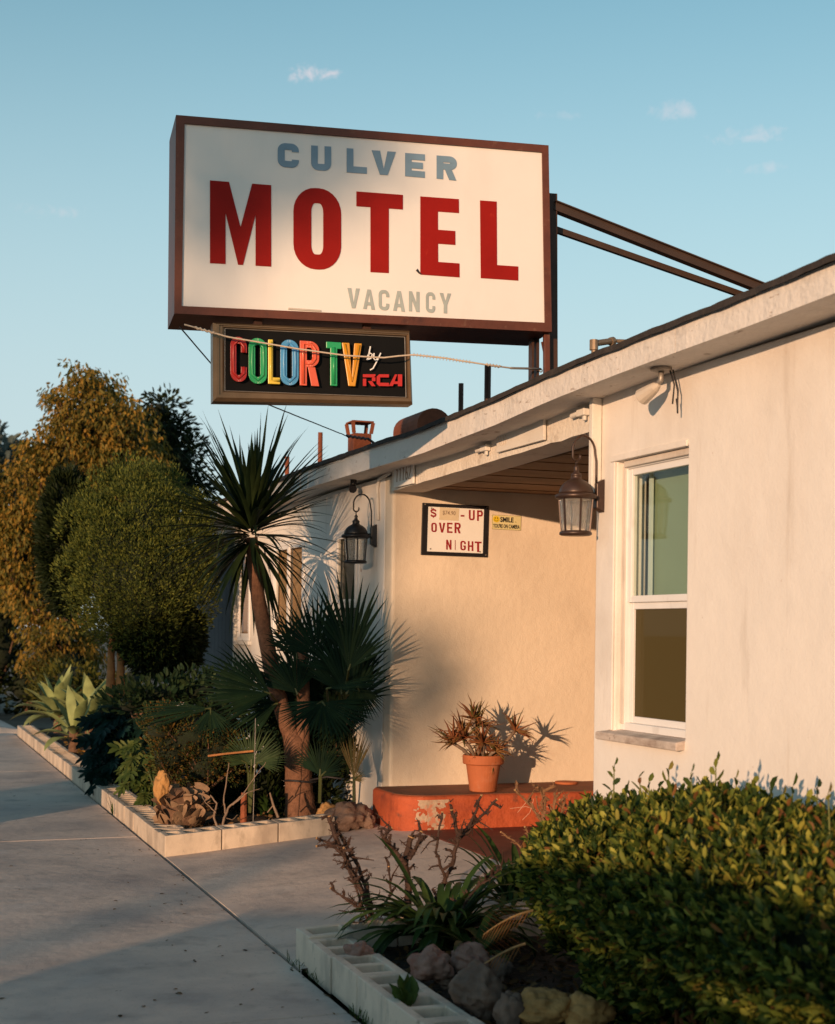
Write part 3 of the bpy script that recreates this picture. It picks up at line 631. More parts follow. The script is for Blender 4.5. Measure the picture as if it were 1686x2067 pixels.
# round bolted stubs on the beam
for (px, py, L_, lab) in ((985, 905, .06, 'crusty painted conduit stub sticking out mid porch beam'), (1183, 833, .08, 'painted pipe clamp beside the top of the conduit')):
    c = on(px, py, 'x', XF-.012); m = MB(); m.box((c.x-.032, c.y-.04, c.z-.017), (c.x, c.y+.04, c.z+.017)); m.tube([c+Vector((-.018, .04, 0)), c+Vector((-.02, .11, -.004))], .013, 8)
    m.box((c.x-.024, c.y-.03, c.z-.04), (c.x-.010, c.y-.008, c.z-.0175)); tag(m.build('conduit_box' if L_ < .07 else 'pipe_clamp', trim_white, bevel=.004), lab, 'conduit fitting')
c0, c1 = on(1211, 812, 'x', XF-.028), on(1203, 960, 'x', XF-.028)
m = MB(); m.bar(Vector((c0.x, 6.10, 2.43)), Vector((c0.x, 6.10, 1.98)), .035, .05, Vector((1, 0, 0))); tag(m.build('surface_conduit', trim_white, bevel=.005), 'white box conduit running down the wall corner above the bronze lantern', 'conduit')
P = [on(775, 962, 'x', XF-.012), on(765, 968, 'x', XF-.012), on(762, 985, 'x', XF-.012), on(764, 1050, 'x', XF-.012)]
m = MB(); m.tube([P[0]+Vector((0, -.12, .01))]+P, .011, 8); tag(m.build('conduit_pipe', trim_white, smooth=True), 'thin bent conduit pipe leading down to the black lantern', 'conduit')

# ================================================================== LANTERNS
def lantern(c, zt, s, metal, label):
    """wall lantern hanging from a scrolled arm; c = axis of the cage (x,y), zt = bottom of base ring"""
    x, y = c; t = thing('wall_lantern', label, 'lantern', (x, y, zt), 'coach lanterns on the motel wall')
    B = Vector((x, y, zt))
    def L(prof, name, mt=metal, n=28, cap=True, parent=t, sm=True):
        m = MB(); m.lathe(B, [(r*s, z*s) for r, z in prof], n, cap); return m.build(name, mt, parent, smooth=sm)
    L([(.070, 0), (.078, .004), (.078, .014), (.072, .02), (.066, .022)], 'base_ring')
    L([(.064, .022), (.078, .175)], 'glass_shade', lamp_glass, cap=False)
    m = MB()
    for k in range(6):
        a = math.radians(60*k+20); d = Vector((math.cos(a), math.sin(a), 0))
        m.bar(B+(d*.070+Vector((0, 0, .018)))*s, B+(d*.083+Vector((0, 0, .178)))*s, .008*s, .006*s, d)
    m.build('cage', metal, t)
    L([(.082, .172), (.098, .178), (.102, .19), (.094, .197), (.083, .20)], 'rim')
    L([(.083, .198), (.082, .210), (.077, .226), (.067, .243), (.052, .257), (.036, .266), (.026, .270), (.024, .285), (.027, .288), (.022, .296), (.013, .304), (.010, .318), (.013, .325), (.006, .335), (.004, .34)], 'cap')
    # scroll arm, hook and ring
    wx = XF-.004; P = []
    px0 = x; top = .345
    m = MB(); m.tube([B+Vector((0, .008*math.sin(a), (.350+.010*math.cos(a))))*s for a in np.linspace(0, 2*math.pi, 11)], .0022*s, 6); m.build('ring', metal, t, smooth=True)
    hook = [B+Vector((.020*math.cos(a)*s, 0, (.378+.020*math.sin(a))*s)) for a in np.linspace(math.radians(30), math.radians(-200), 10)]
    W_ = (wx-.03-x)/s
    big = [B+Vector(((W_*.5-.015+(W_*.5+.008)*math.cos(a))*s, 0, (.395+.085*math.sin(a))*s)) for a in np.linspace(math.radians(175), math.radians(0), 14)]
    down = [B+Vector((W_*s, 0, q*s)) for q in (.36, .30, .25)]
    m = MB(); m.tube(hook+big[1:]+down, [.0052*s]*(len(hook)+len(big)-1+len(down)), 8); m.build('arm', metal, t, smooth=True)
    m = MB(); m.tube([B+Vector((.08*s, 0, .205*s)), Vector((wx-.02, y, zt+.205*s))], .006*s, 8); m.build('brace', metal, t, smooth=True)
    m = MB(); z0, z1 = zt+.115*s, zt+.275*s; h = .028*s
    m.hexa([(wx-.034, y-h*.7, z0+.02), (wx-.034, y+h*.7, z0+.02), (wx-.034, y+h*.7, z1-.02), (wx-.034, y-h*.7, z1-.02)][::-1], [(wx, y-h, z0), (wx, y+h, z0), (wx, y+h, z1), (wx, y-h, z1)][::-1])
    m.build('wall_plate', metal, t, bevel=.003, recalc=True)
    return t
lantern((3.035, 6.075), 1.795, .95, bronze, 'large bronze lantern in sunlight at the near corner of the porch')
lantern((3.03, 9.27), 1.792, .95, blackiron, 'dark black lantern in shade on the wall beyond the porch')

# flood lamp under the eave, and a small dark sensor further on
c = on(1335, 735, 'x', XF-.10); t = thing('flood_lamp', 'small white flood lamp hanging under the eave above the window', 'lamp', c)
sz = ez(c.y)-eh(c.y)+.006
m = MB(); m.lathe((c.x, c.y, sz-.014), [(.03, 0), (.045, .004), (.045, .014)], 18); m.build('ceiling_plate', grey_metal, t, smooth=False)
m = MB(); m.tube([(c.x, c.y, sz-.012), (c.x, c.y, sz-.05), (c.x-.01, c.y+.03, sz-.07)], .012, 10); m.build('swivel_arm', grey_metal, t, smooth=True)
d = Vector((-.25, .9, -.38)).normalized(); p0 = Vector((c.x-.01, c.y+.03, sz-.075)); m = MB()
m.tube([p0-d*.025, p0, p0+d*.025, p0+d*.055, p0+d*.085], [.010, .022, .027, .032, .036], 12); m.build('lamp_head', plastic_white, t, smooth=False, bevel=.002)
m = MB(); m.tube([(c.x+.03, c.y-.02, sz-.01), (c.x+.045, c.y-.03, sz-.07), (c.x+.035, c.y-.035, sz-.15)], .0035, 6); m.tube([(c.x+.035, c.y-.035, sz-.01), (c.x+.05, c.y-.05, sz-.10), (c.x+.05, c.y-.05, sz-.19), (c.x+.044, c.y-.05, sz-.13)], .0035, 6); m.build('loose_wire', black_wire, t, smooth=True)
c = on(714, 962, 'x', XF-.08); sz = ez(c.y)-eh(c.y)+.006; t = thing('flood_lamp', 'tiny black spotlight under the shaded eave above the black lantern', 'lamp', c)
m = MB(); m.tube([(c.x, c.y, sz), (c.x, c.y, sz-.03)], .022, 10); m.build('ceiling_plate', black_paint, t)
m = MB(); m.tube([(c.x, c.y+.03, sz-.04), (c.x-.01, c.y-.02, sz-.065)], [.022, .027], 12); m.build('lamp_head', black_paint, t)

# ================================================================== SIGNS ON THE PORCH WALL
YW = YL
UW = lambda a, b: on(a, b, 'y', YW)
ps, fn = plate('price_sign', ((852, 1015), (985, 1022), (982, 1125), (849, 1120)), black_paint, 'black framed overnight price sign with red stencil letters on porch wall', 'sign', .016, UW, NY)
m = MB(); m.hexa([fn(.085, .07, .0155), fn(.925, .07, .0155), fn(.925, .93, .0155), fn(.085, .93, .0155)], [fn(.085, .07, .020), fn(.925, .07, .020), fn(.925, .93, .020), fn(.085, .93, .020)]); m.build('panel', white_paint, ps)
m = MB()
Z5 = lambda x, y: (680+x*.344, 800+y*.344)
def word5(mb, s, boxes, d=.0215, **k):
    for ch, (x0, y0, x1, y1) in zip(s, boxes):
        sk = (y1-y0)*0
        q = quadmap(Z5(x0, y0), Z5(x1, y0+(x1-x0)*.055), Z5(x1, y1+(x1-x0)*.04), Z5(x0, y1), UW, NY); put(mb, glyph(ch, **k), q, d)
G = dict(sv=.30, sh=.16, rx=.40, ry=.26)
def nxt():
    global m
    m.build('lettering', red_paint_flat, ps); m = MB()
word5(m, '$', [(543, 662, 578, 708)], **G); nxt(); word5(m, '-', [(720, 672, 742, 732)], **G); word5(m, 'UP', [(768, 668, 802, 728), (816, 670, 850, 732)], **G); nxt()
word5(m, 'OVER', [(548, 742, 580, 797), (592, 742, 630, 800), (640, 742, 672, 802), (684, 742, 720, 804)], **G); nxt()
word5(m, 'NIGHT', [(635, 842, 666, 900), (682, 844, 694, 902), (718, 848, 750, 904), (762, 850, 794, 908), (802, 852, 842, 914)], sv=.30, sh=.16, rx=.40, ry=.26)
m.build('lettering', red_paint_flat, ps)
q = quadmap(Z5(598, 652), Z5(712, 660), Z5(708, 732), Z5(594, 726), UW, NY); m = MB(); m.hexa([q(0, 0, .0202), q(1, 0, .0202), q(1, 1, .0202), q(0, 1, .0202)], [q(0, 0, .0212), q(1, .02, .0212), q(1, 1, .0212), q(0, .98, .0212)]); pp = m.build('paper_patch', paper, ps)
m = MB(); q2 = lambda u, v, d: q(.16+.66*u, .38+.38*v, d); flat(m, text_polys('$74.90', .012), q2, .0218); m.build('lettering', M('faint_pen', (.22, .15, .10), .8), pp)
for (u, v) in ((.13, .90), (.88, .90), (.13, .12), (.88, .10), (.97, .97), (.03, .97), (.97, .04)):
    c = fn(u, v, .02); m = MB(); m.tube([c, c+NY*.004], .005, 8); m.build('screw', grey_metal, ps)
cs, fn = plate('camera_notice', ((993, 1039), (1052, 1042), (1051, 1071), (993, 1068)), yellow_paper, 'small yellow smile camera notice beside the price sign', 'sign', .004, UW, NY)
m = MB(); c = [(.5+.5*math.cos(a), .5+.5*math.sin(a)) for a in np.linspace(0, 2*math.pi, 25)[:-1]]
q = lambda u, v, d: fn(.03+.23*u, .48+.45*v, d); put(m, [c], q, .0055); m.build('smiley_face', yellow_face, cs)
m = MB(); put(m, [[(.32+.07*(p[0]-.5)*2, .66+.12*(p[1]-.5)*2) for p in c], [(.68+.07*(p[0]-.5)*2, .66+.12*(p[1]-.5)*2) for p in c]]+stroke([(.2, .42), (.32, .26), (.5, .2), (.68, .26), (.8, .42)], .06), q, .0062)
put(m, text_polys('SMILE', .03), lambda u, v, d: fn(.28+.46*u, .52+.36*v, d), .0052)
put(m, text_polys("YOU'RE ON CAMERA", .025), lambda u, v, d: fn(.035+.92*u, .10+.29*v, d), .0052); m.build('lettering', black_paint, cs)
m = MB(); fr_ = .012
for a, b in (((0, 0), (1, .02)), ((0, .98), (1, 1)), ((0, .02), (.01, .98)), ((.99, .02), (1, .98))):
    m.hexa([fn(a[0], a[1], .0042), fn(b[0], a[1], .0042), fn(b[0], b[1], .0042), fn(a[0], b[1], .0042)], [fn(a[0], a[1], .0048), fn(b[0], a[1], .0048), fn(b[0], b[1], .0048), fn(a[0], b[1], .0048)])
put(m, text_polys('TM', .0), lambda u, v, d: fn(.78+.05*u, .52+.08*v, d), .0052)
m.build('border', M('olive_border', (.20, .17, .05), .7), cs)

# ================================================================== BIG MOTEL SIGN
TH = math.radians(6.5); SP = Vector((1.406, 7.2, 0)); SN = Vector((-math.sin(TH), -math.cos(TH), 0))
US = lambda a, b: onp(a, b, SP, SN)
Z1 = lambda x, y: (300+x/1.9835, 200+y/1.9835)
sign = thing('motel_sign', 'large white roof sign with red motel letters in a brown metal cabinet', 'sign', (2.4, 7.1, 2.9))
o_TL, o_TR, o_BR, o_BL = [US(*Z1(*p)) for p in ((110, 63), (1602, 185), (1615, 932), (103, 858))]
i_TL, i_TR, i_BR, i_BL = [US(*Z1(*p)) for p in ((145, 97), (1577, 212), (1588, 895), (133, 828))]
DB = -SN*.40
m = MB(); O = [o_BL, o_BR, o_TR, o_TL]; I = [i_BL, i_BR, i_TR, i_TL]
for k in range(4):
    k2 = (k+1) % 4; m.poly([O[k], O[k2], I[k2], I[k]]); m.poly([I[k], I[k2], I[k2]-SN*.014, I[k]-SN*.014]); m.poly([O[k2], O[k], O[k]+DB, O[k2]+DB])
m.poly([p+DB for p in (O[3], O[2], O[1], O[0])]); m.build('cabinet', brown_frame, sign, bevel=.004, recalc=True)
m = MB(); m.hexa([p-SN*.030 for p in I], [p-SN*.012 for p in I]); m.build('panel', sign_white, sign)
UF = lambda a, b: onp(a, b, SP-SN*.0115, SN)
def zword(name, s, quads, mt, d, parent=sign, unp=UF, **k):
    m = MB()
    for ch, q in zip(s, quads): put(m, glyph(ch, **k), quadmap(*[Z1(*p) for p in q], unp, SN), d)
    return m.build(name, mt, parent)
zword('lettering', 'CULVER', [((517, 175), (602, 181), (602, 278), (517, 271)), ((651, 186), (731, 191), (731, 289), (651, 284)), ((793, 197), (874, 203), (874, 300), (793, 294)), ((893, 205), (990, 212), (990, 307), (893, 301)),
      ((1027, 216), (1106, 222), (1106, 316), (1027, 309)), ((1153, 226), (1234, 232), (1232, 327), (1153, 319))], blue_letter, .003, sv=.33, sh=.27, rx=.36, ry=.30)
zword('lettering', 'MOTEL', [((246, 326), (491, 345), (491, 671), (246, 657)), ((580, 350), (771, 364), (771, 688), (580, 677)), ((832, 370), (1018, 384), (1018, 700), (832, 690)), ((1088, 390), (1242, 401), (1245, 714), (1088, 703)), ((1327, 406), (1480, 417), (1480, 727), (1330, 717))],
      red_letter, .003, sv=.40, sh=.19, rx=.44, ry=.26) if False else None
# MOTEL: each letter with the stroke widths of the painted sign
m = MB()
for ch, q, sv, sh in (('M', ((246, 326), (491, 345), (491, 671), (246, 657)), .255, .2), ('O', ((580, 350), (771, 364), (771, 688), (580, 677)), .375, .185), ('T', ((832, 370), (1018, 384), (1018, 700), (832, 690)), .395, .185),
                      ('E', ((1088, 390), (1242, 401), (1245, 714), (1088, 703)), .455, .178), ('L', ((1327, 406), (1480, 417), (1480, 727), (1330, 717)), .435, .182)):
    put(m, glyph(ch, sv, sh, .46, .30), quadmap(*[Z1(*p) for p in q], UF, SN), .003)
m.build('lettering', red_letter, sign)
zword('lettering', 'VACANCY', [((796, 756), (845, 759), (845, 839), (796, 836)), ((859, 761), (906, 764), (906, 844), (859, 840)), ((921, 763), (963, 766), (963, 848), (921, 843)), ((979, 767), (1026, 770), (1026, 852), (979, 847)),
      ((1042, 769), (1084, 772), (1084, 853), (1042, 849)), ((1110, 772), (1147, 775), (1147, 858), (1110, 853)), ((1165, 776), (1211, 779), (1211, 860), (1165, 856))], grey_letter, .003, sv=.29, sh=.17, rx=.42, ry=.25)
m = MB(); q = quadmap(*[Z1(*p) for p in ((560, 836), (690, 845), (690, 851), (560, 843))], UF, SN); put(m, [[(0, 0), (1, 0), (1, 1), (0, 1)]], q, .006); m.build('slide_rail', plastic_white, sign)
m = MB(); q = quadmap(*[Z1(*p) for p in ((1070, 676), (1096, 680), (1096, 704), (1070, 700))], UF, SN); put(m, [[(0, .55), (.25, .9), (.6, .35), (1, .05), (.5, .1)]], q, .0045); m.build('torn_flake', black_paint, sign)
# posts that carry the sign, standing on the roof edge, and the two braces back to the roof
PB = SP-SN*.10
def onpost(px, py, back): return onp(px, py, SP-SN*back, SN)
p_t, p_b = onpost(1114, 392, .12), onpost(1112, 752, .12)
m = MB(); m.bar(p_b+Vector((.012, 0, -.22)), p_t, .05, .04, SN); m.build('post', dark_steel, sign, bevel=.003)
m = MB(); m.bar(onpost(1103, 672, .06), onpost(1105, 752, .06)+Vector((0, 0, -.2)), .03, .03, SN); m.build('post', brown_frame, sign, bevel=.002)
m = MB(); q0, q1 = onpost(1073, 668, .2), onpost(1073, 765, .2); m.bar(q1+Vector((0, 0, -.2)), q0, .012, .06, SN); m.bar(q1+Vector((.03, 0, -.2)), q0+Vector((.03, 0, 0)), .012, .06, SN); m.build('post', dark_steel, sign)
m = MB(); m.bar(onpost(1095, 690, .1), onpost(1104, 735, .1), .012, .012, SN); m.build('strut', brown_frame, sign)
b0 = onpost(1117, 418, .12); b1 = on(1548, 588, 'y', b0.y-.10); dirv = (b1-b0)
m = MB(); m.bar(b0, b0+dirv*1.06, .04, .052, SN); m.bar(b0+Vector((0, 0, .024)), b0+dirv*1.06+Vector((0, 0, .024)), .085, .006, Vector((0, 0, 1))); m.build('brace', black_steel, sign)
b0 = onpost(1117, 462, .20); b1 = on(1500, 596, 'y', b0.y-.08); dirv = (b1-b0)
m = MB(); m.bar(b0, b0+dirv*1.06, .03, .030, SN); m.build('brace', black_steel, sign)
# ================================================================== COLOUR TV SIGN hanging below
tvs = thing('television_sign', 'small black sign with raised rainbow letters hanging under the motel sign', 'sign', (2.1, 7.1, 2.5))
TVO = [(258, 1210), (1057, 1223), (1046, 928), (257, 895)]; TVI = [(302, 1168), (1037, 1195), (1032, 950), (302, 915)]
TVM = [(272, 1196), (1050, 1212), (1041, 938), (271, 903)]
f0, f1 = -.015, .002
UT = lambda a, b: onp(a, b, SP-SN*.02, SN)
O = [UT(*Z1(*p)) for p in TVO]; Mi = [UT(*Z1(*p)) for p in TVM]; I = [UT(*Z1(*p)) for p in TVI]; m = MB()
Ih = [i+(a-i)*.22 for a, i in zip(Mi, I)]
for k in range(4):
    j = (k+1) % 4
    prof = lambda q: [O[q]-SN*.10, O[q], Mi[q]+SN*.014, Mi[q]+(Ih[q]-Mi[q])*.45+SN*.014, Mi[q]+(Ih[q]-Mi[q])*.5+SN*.006, Ih[q]+SN*.006, I[q], I[q]-SN*.012]
    A_, B_ = prof(k), prof(j)
    for a in range(len(A_)-1): m.poly([A_[a], B_[a], B_[a+1], A_[a+1]])
m.poly([p-SN*.10 for p in O][::-1]); m.build('frame', bronze_frame, tvs, recalc=False)
m = MB(); m.hexa([p-SN*.024 for p in I], [p-SN*.010 for p in I]); m.build('panel', black_panel, tvs)
m = MB()
for k in range(4):
    j = (k+1) % 4; c = sum(I, Vector())/4; a, b = I[k]-SN*.009, I[j]-SN*.009
    a = a+(c-a)*.012; b = b+(c-b)*.012; m.tube([a, b], .0022, 6)
m.build('trim', grey_metal, tvs)
UTL = lambda a, b: onp(a, b, SP-SN*.010, SN)
TL_ = [('C', ((327, 950), (393, 957), (393, 1136), (327, 1130)), 'red'), ('O', ((400, 955), (473, 962), (473, 1143), (400, 1139)), 'green'), ('L', ((478, 963), (526, 966), (526, 1143), (478, 1141)), 'yellow'),
       ('O', ((527, 962), (600, 968), (600, 1149), (527, 1145)), 'blue'), ('R', ((605, 968), (682, 973), (682, 1151), (605, 1147)), 'salmon'), ('T', ((710, 972), (771, 976), (771, 1151), (710, 1148)), 'green'), ('V', ((773, 976), (853, 980), (853, 1152), (773, 1149)), 'orange')]
for ch, q, c in TL_:
    sv = .40 if ch == 'L' else .46 if ch == 'T' else .36; m = MB(); put(m, glyph(ch, sv, .15, .48, .2), quadmap(*[Z1(*p) for p in q], UTL, SN), .011)
    o = m.build('letter', TVC[c], tvs, bevel=.003)
    o['label'] = {'C': 'red plastic letter C', 'L': 'yellow plastic letter L', 'R': 'orange red plastic letter R', 'T': 'green plastic letter T', 'V': 'orange plastic letter V', 'O': c+' plastic letter O'}[ch]
    m = MB(); ins = MB()
    Q = quadmap(*[Z1(*p) for p in q], UTL, SN)     # raised inner ridge
    R_ = {'C': [(.82, .66), (.82, .80), (.5, .925), (.18, .80), (.18, .20), (.5, .075), (.82, .20), (.82, .34)], 'O': [(.5, .925), (.2, .8), (.18, .5), (.2, .2), (.5, .075), (.8, .2), (.82, .5), (.8, .8), (.5, .925)],
          'L': [(.2, .95), (.2, .075), (.93, .075)], 'R': [(.18, .04), (.18, .925), (.62, .925), (.8, .82), (.8, .6), (.62, .5), (.3, .5)], 'T': [(.5, .04), (.5, .88)], 'V': [(.14, .96), (.5, .12), (.86, .96)]}[ch]
    ins.tube([Q(u, v, .011) for u, v in R_], .0075, 8); ins.build('ridge', TVC[c], o, smooth=True)
m = MB(); Q = quadmap(*[Z1(*p) for p in ((868, 990), (934, 992), (934, 1088), (868, 1084))], UTL, SN)
put(m, stroke([(.30, 1.0), (.16, .50), (.08, .42)], .075, 1.4)+stroke([(.12, .60), (.30, .72), (.42, .66), (.34, .50), (.12, .43)], .07, 1.4), Q, .004)
put(m, stroke([(.52, .72), (.50, .50), (.60, .42), (.76, .52)], .07, 1.4)+stroke([(.93, .74), (.72, .42), (.46, .08), (.28, .0)], .07, 1.4), Q, .0046); m.build('lettering', white_paint, tvs)
m = MB(); RQ = lambda x0, x1: quadmap(*[Z1(*p) for p in ((x0, 1102+(x0-858)*.005), (x1, 1102+(x1-858)*.005), (x1, 1150), (x0, 1149))], UTL, SN)
put(m, [[(0, 0), (.26, 0), (.26, .62), (0, .62)], [(0, .74), (.85, .74), (1, .86), (1, 1), (0, 1)], [(.72, .42), (1, .42), (1, .74), (.85, .74), (.72, .72)], [(.40, .42), (.72, .42), (1, 0), (.70, 0)]], RQ(858, 908), .004)
put(m, [[(.2, 0), (1, 0), (1, .28), (.28, .28), (.28, .74), (0, .80), (0, .2)], [(.0, .80), (.28, .74), (1, .74), (1, 1), (.2, 1)]], RQ(913, 962), .004)
put(m, [[(0, 0), (.30, 0), (.62, 1), (.46, 1)], [(.68, 0), (1, 0), (1, 1), (.68, 1)], [(.36, .18), (.68, .18), (.68, .40), (.43, .40)]], RQ(962, 1015), .004)
m.build('lettering', rca_red, tvs)
m = MB()
for px in (520, 740):
    a = onp(px, 655, SP-SN*.07, SN); m.box((a.x-.02, a.y-.012, a.z-.10), (a.x+.02, a.y+.012, a.z+.06))
m.build('hanger', dark_steel, tvs)

# ================================================================== CABLES
def cable(name, pts, r, mt, label, sag=0):
    m = MB(); P = []
    for a, b, in zip(pts[:-1], pts[1:]):
        L_ = (b-a).length; k = max(2, int(L_/.06))
        for q in range(k): P.append(a+(b-a)*q/k-Vector((0, 0, sag*4*(q/k)*(1-q/k)))+Vector((0, 0, .0025*mnoise.noise((a.x*9+q*.6, 3, 0)))))
    P.append(pts[-1]); m.tube(P, r, 6)
    return m, P
a = [onp(px, py, SP+SN*.05, SN) for px, py in ((372, 655), (393, 661), (460, 680), (600, 704), (700, 718), (775, 722), (835, 716), (900, 723), (981, 736))]
a += [onp(1031, 743, SP-SN*.02, SN), onp(1072, 744, SP-SN*.12, SN), onp(1092, 745, SP-SN*.14, SN)]
m, P = cable('guy_cable', a, .0042, rope_mat, '')
for i in range(2): m.tube([a[1+8*i-(i)]+Vector((0, 0, .004*math.sin(q*2)))+(a[2+8*i-i]-a[1+8*i-i])*(q/14*.6) for q in range(15)], .006, 5)
for q in range(18): p = P[-12]+(P[-8]-P[-12])*(q/18); m.tube([p+Vector((0, 0, -.008)), p+Vector((.003, 0, .010))], .0022, 4)
tag(m.build('guy_cable', rope_mat, smooth=True), 'pale twisted guy cable crossing in front of the television sign', 'cable')
m = MB(); m.tube([a[-3], a[-2], a[-1]], .006, 6); m.tube([a[-1]+Vector((.008*math.cos(q), 0, .008*math.sin(q)-.008)) for q in np.linspace(0, 6.28, 10)], .003, 5); tag(m.build('turnbuckle', grey_metal, smooth=True), 'small metal turnbuckle tying the pale cable to the sign post', 'turnbuckle')
k0 = onp(363, 660, SP-SN*.03, SN); k1 = onp(430, 738, SP-SN*.18, SN); k2 = onp(540, 816, SP-SN*.30, SN); k3 = on(700, 880, 'x', 2.98); k4 = on(742, 886, 'x', 3.05)
m, P = cable('guy', [k0, k1, k2, k3, k4], .0035, black_wire, '', .0)
for q in range(10): p = k0+(k1-k0)*(.12+.022*q); m.tube([p+Vector((-.006, 0, .004)), p+Vector((.006, 0, -.004))], .003, 4)
tag(m.build('guy_wire', black_wire, smooth=True), 'thin black guy wire from sign corner down behind to the chimney', 'cable')
m = MB(); m.tube([k3+(k4-k3)*q/10+Vector((0, 0, .004*(-1)**q)) for q in range(11)]+[k4+Vector((.05, .02, -.02))], .009, 6); tag(m.build('turnbuckle', black_wire), 'dark turnbuckle at the roof end of the black guy wire', 'turnbuckle')

# ================================================================== ROOF VENTS
def stack(px, top, base, x, r, mt, name, label, flare=False):
    p = on(px, top, 'x', x); z0 = roof_z(x, p.y)
    m = MB(); m.tube([(p.x, p.y, z0-.02), (p.x, p.y, p.z)], r, 14)
    if flare: m.lathe((p.x, p.y, z0-.02), [(r*3.2, 0), (r*2.2, .05), (r*1.2, .16)], 14)
    return tag(m.build(name, mt, smooth=False), label, 'roof pipe', 'pipes on the roof')
stack(985, 738, 800, 3.5, .020, dark_steel, 'vent_pipe', 'thin dark brown roof pipe tied with the pale cable')
stack(931, 774, 830, 3.7, .017, dark_steel, 'vent_pipe', 'thin dark roof pipe just left of the cable pipe')
stack(647, 873, 925, 3.6, .020, rust, 'vent_pipe', 'orange rusty roof pipe with a flared foot', True)
stack(580, 922, 955, 3.8, .022, rust, 'vent_pipe', 'short orange roof pipe furthest along the eave')
p = on(726, 900, 'x', 3.35); z0 = roof_z(3.35, p.y); zt = on(726, 852, 'x', 3.35).z
t = thing('chimney_vent', 'square rusty metal chimney vent with a dark open cap', 'chimney', (p.x, p.y, z0))
hw = .068; m = MB(); hz = z0+(zt-z0)*.74
m.box((p.x-hw, p.y-hw, z0-.02), (p.x+hw, p.y+hw, hz)); m.build('flue', rust, t, bevel=.004)
m = MB(); zz = zt
for sx, sy in ((-1, -1), (1, -1), (1, 1), (-1, 1)): m.bar(Vector((p.x+sx*hw*.95, p.y+sy*hw*.95, hz)), Vector((p.x+sx*hw*1.12, p.y+sy*hw*1.12, zz-.012)), .022, .022, Vector((0, 1, 0)))
m.build('bracket', rust, t)
m = MB(); m.box((p.x-hw*1.2, p.y-hw*1.2, zz-.012), (p.x+hw*1.2, p.y+hw*1.2, zz)); m.build('cap', rust, t, bevel=.003)
p = on(872, 850, 'x', 3.7); m = MB(); r = .125; zc = on(872, 826, 'x', 3.7).z; z0 = roof_z(3.7, p.y)
pts = [(p.x-r, z0-.03)]+[(p.x+r*math.cos(a), zc-r*.9+r*.9*math.sin(a)) for a in np.linspace(math.pi, 0, 12)]+[(p.x+r, z0-.03)]
m.hexa([(q[0], p.y-.05, q[1]) for q in pts], [(q[0], p.y+.45, q[1]) for q in pts]); m.build('hood', rust, tag(thing('roof_ventilator', 'rounded rusty roof ventilator half hidden behind the eave', 'roof vent', (p.x, p.y, z0)), None, None), recalc=True)
p = on(1199, 700, 'x', 3.15); z0 = roof_z(3.15, p.y); zt = on(1205, 689, 'x', 3.15).z; m = MB()
q1 = on(1238, 688, 'x', 3.28); q2 = on(1290, 690, 'x', 3.4)
m.tube([(p.x, p.y, z0-.02), (p.x, p.y, zt-.03)], .012, 10); m.tube([(p.x, p.y, zt-.035), (p.x, p.y, zt+.012)], .020, 10); m.tube([(p.x, p.y, zt-.005), q1], .015, 10); m.tube([q1-(q1-p)*.15, q1], .02, 10); m.tube([q1, q2, q2+(q2-q1)*.5], .009, 8)
tag(m.build('pipe_elbow', M('dull_brass', (.24, .17, .11), .5, .2, 20, metal=.4), recalc=True), 'brass pipe elbow fitting on the roof edge right of the sign post', 'roof pipe', 'pipes on the roof')

# ================================================================== BENCH AND POT
bt, bb, fy = .358, .10, 8.36
xl = 3.04; rr = .17
prof = [(6.0, YL-.001), (6.0, fy)]+[(xl+rr+rr*math.cos(a), fy+rr+rr*math.sin(a)) for a in np.linspace(-math.pi/2, -math.pi, 9)]+[(xl, YL-.04), (xl+.03, YL-.001)]
prof = prof[::-1]
m = MB(); m.hexa([(x, y, bb) for x, y in prof], [(x, y, bt) for x, y in prof])
bench = m.build('porch_bench', bench_mat, None, bevel=.022, seg=4, recalc=True)
tag(bench, 'long low orange red painted ledge with a rounded peeling end', 'bench')
m = MB(); m.hexa([(x, y, bt-.002) for x, y in [(min(5.99, xl+.02+(x-xl)*.998), fy+.022+(y-fy)*.955) for x, y in prof]], [(x, y, bt+.003) for x, y in [(min(5.99, xl+.02+(x-xl)*.998), fy+.022+(y-fy)*.955) for x, y in prof]])
m.build('ledge_top', M('dusty_brown_red', (.22, .075, .035), .85, .25, 5, .3, 60, stains=(((.10, .05, .03, .7), 6, .5, .2, 1),)), bench, recalc=True)
def decal(name, pts, mt, parent): 
    m = MB(); m.poly(pts); return m.build(name, mt, parent)
# peeled paint on the rounded end: thin flake of bare plaster following the curve
m = MB(); nn, nz = 96, 40
def bx(s): # arc length along the rounded front, s from 0 (left side) to 1
    a = -math.pi+s*1.35*math.pi/2
    if s < 1/1.35: return (xl+rr+(rr+.0022)*math.cos(a), fy+rr+(rr+.0022)*math.sin(a))
    return (xl+rr+(s-1/1.35)*.42, fy-.0022)
for i in range(nn):
    for j in range(nz):
        s0, s1 = .42+.75*i/nn, .42+.75*(i+1)/nn; v0, v1 = j/nz, (j+1)/nz
        cx = (i+.5)/nn; cz = (j+.5)/nz
        edge = .5+.6*mnoise.noise((cx*5, cz*4, 1.3))+.3*mnoise.noise((cx*14, cz*12, 4))
        dd = abs(cx-.45)*1.7+max(0, .55-cz)*(.5 if cx > .42 else 1.6)
        if dd < edge*.95:
            q = [bx(s0), bx(s1)]; z = lambda v: bb+.03+(bt-bb-.052)*v
            m.poly([(q[0][0], q[0][1], z(v0)), (q[1][0], q[1][1], z(v0)), (q[1][0], q[1][1], z(v1)), (q[0][0], q[0][1], z(v1))])
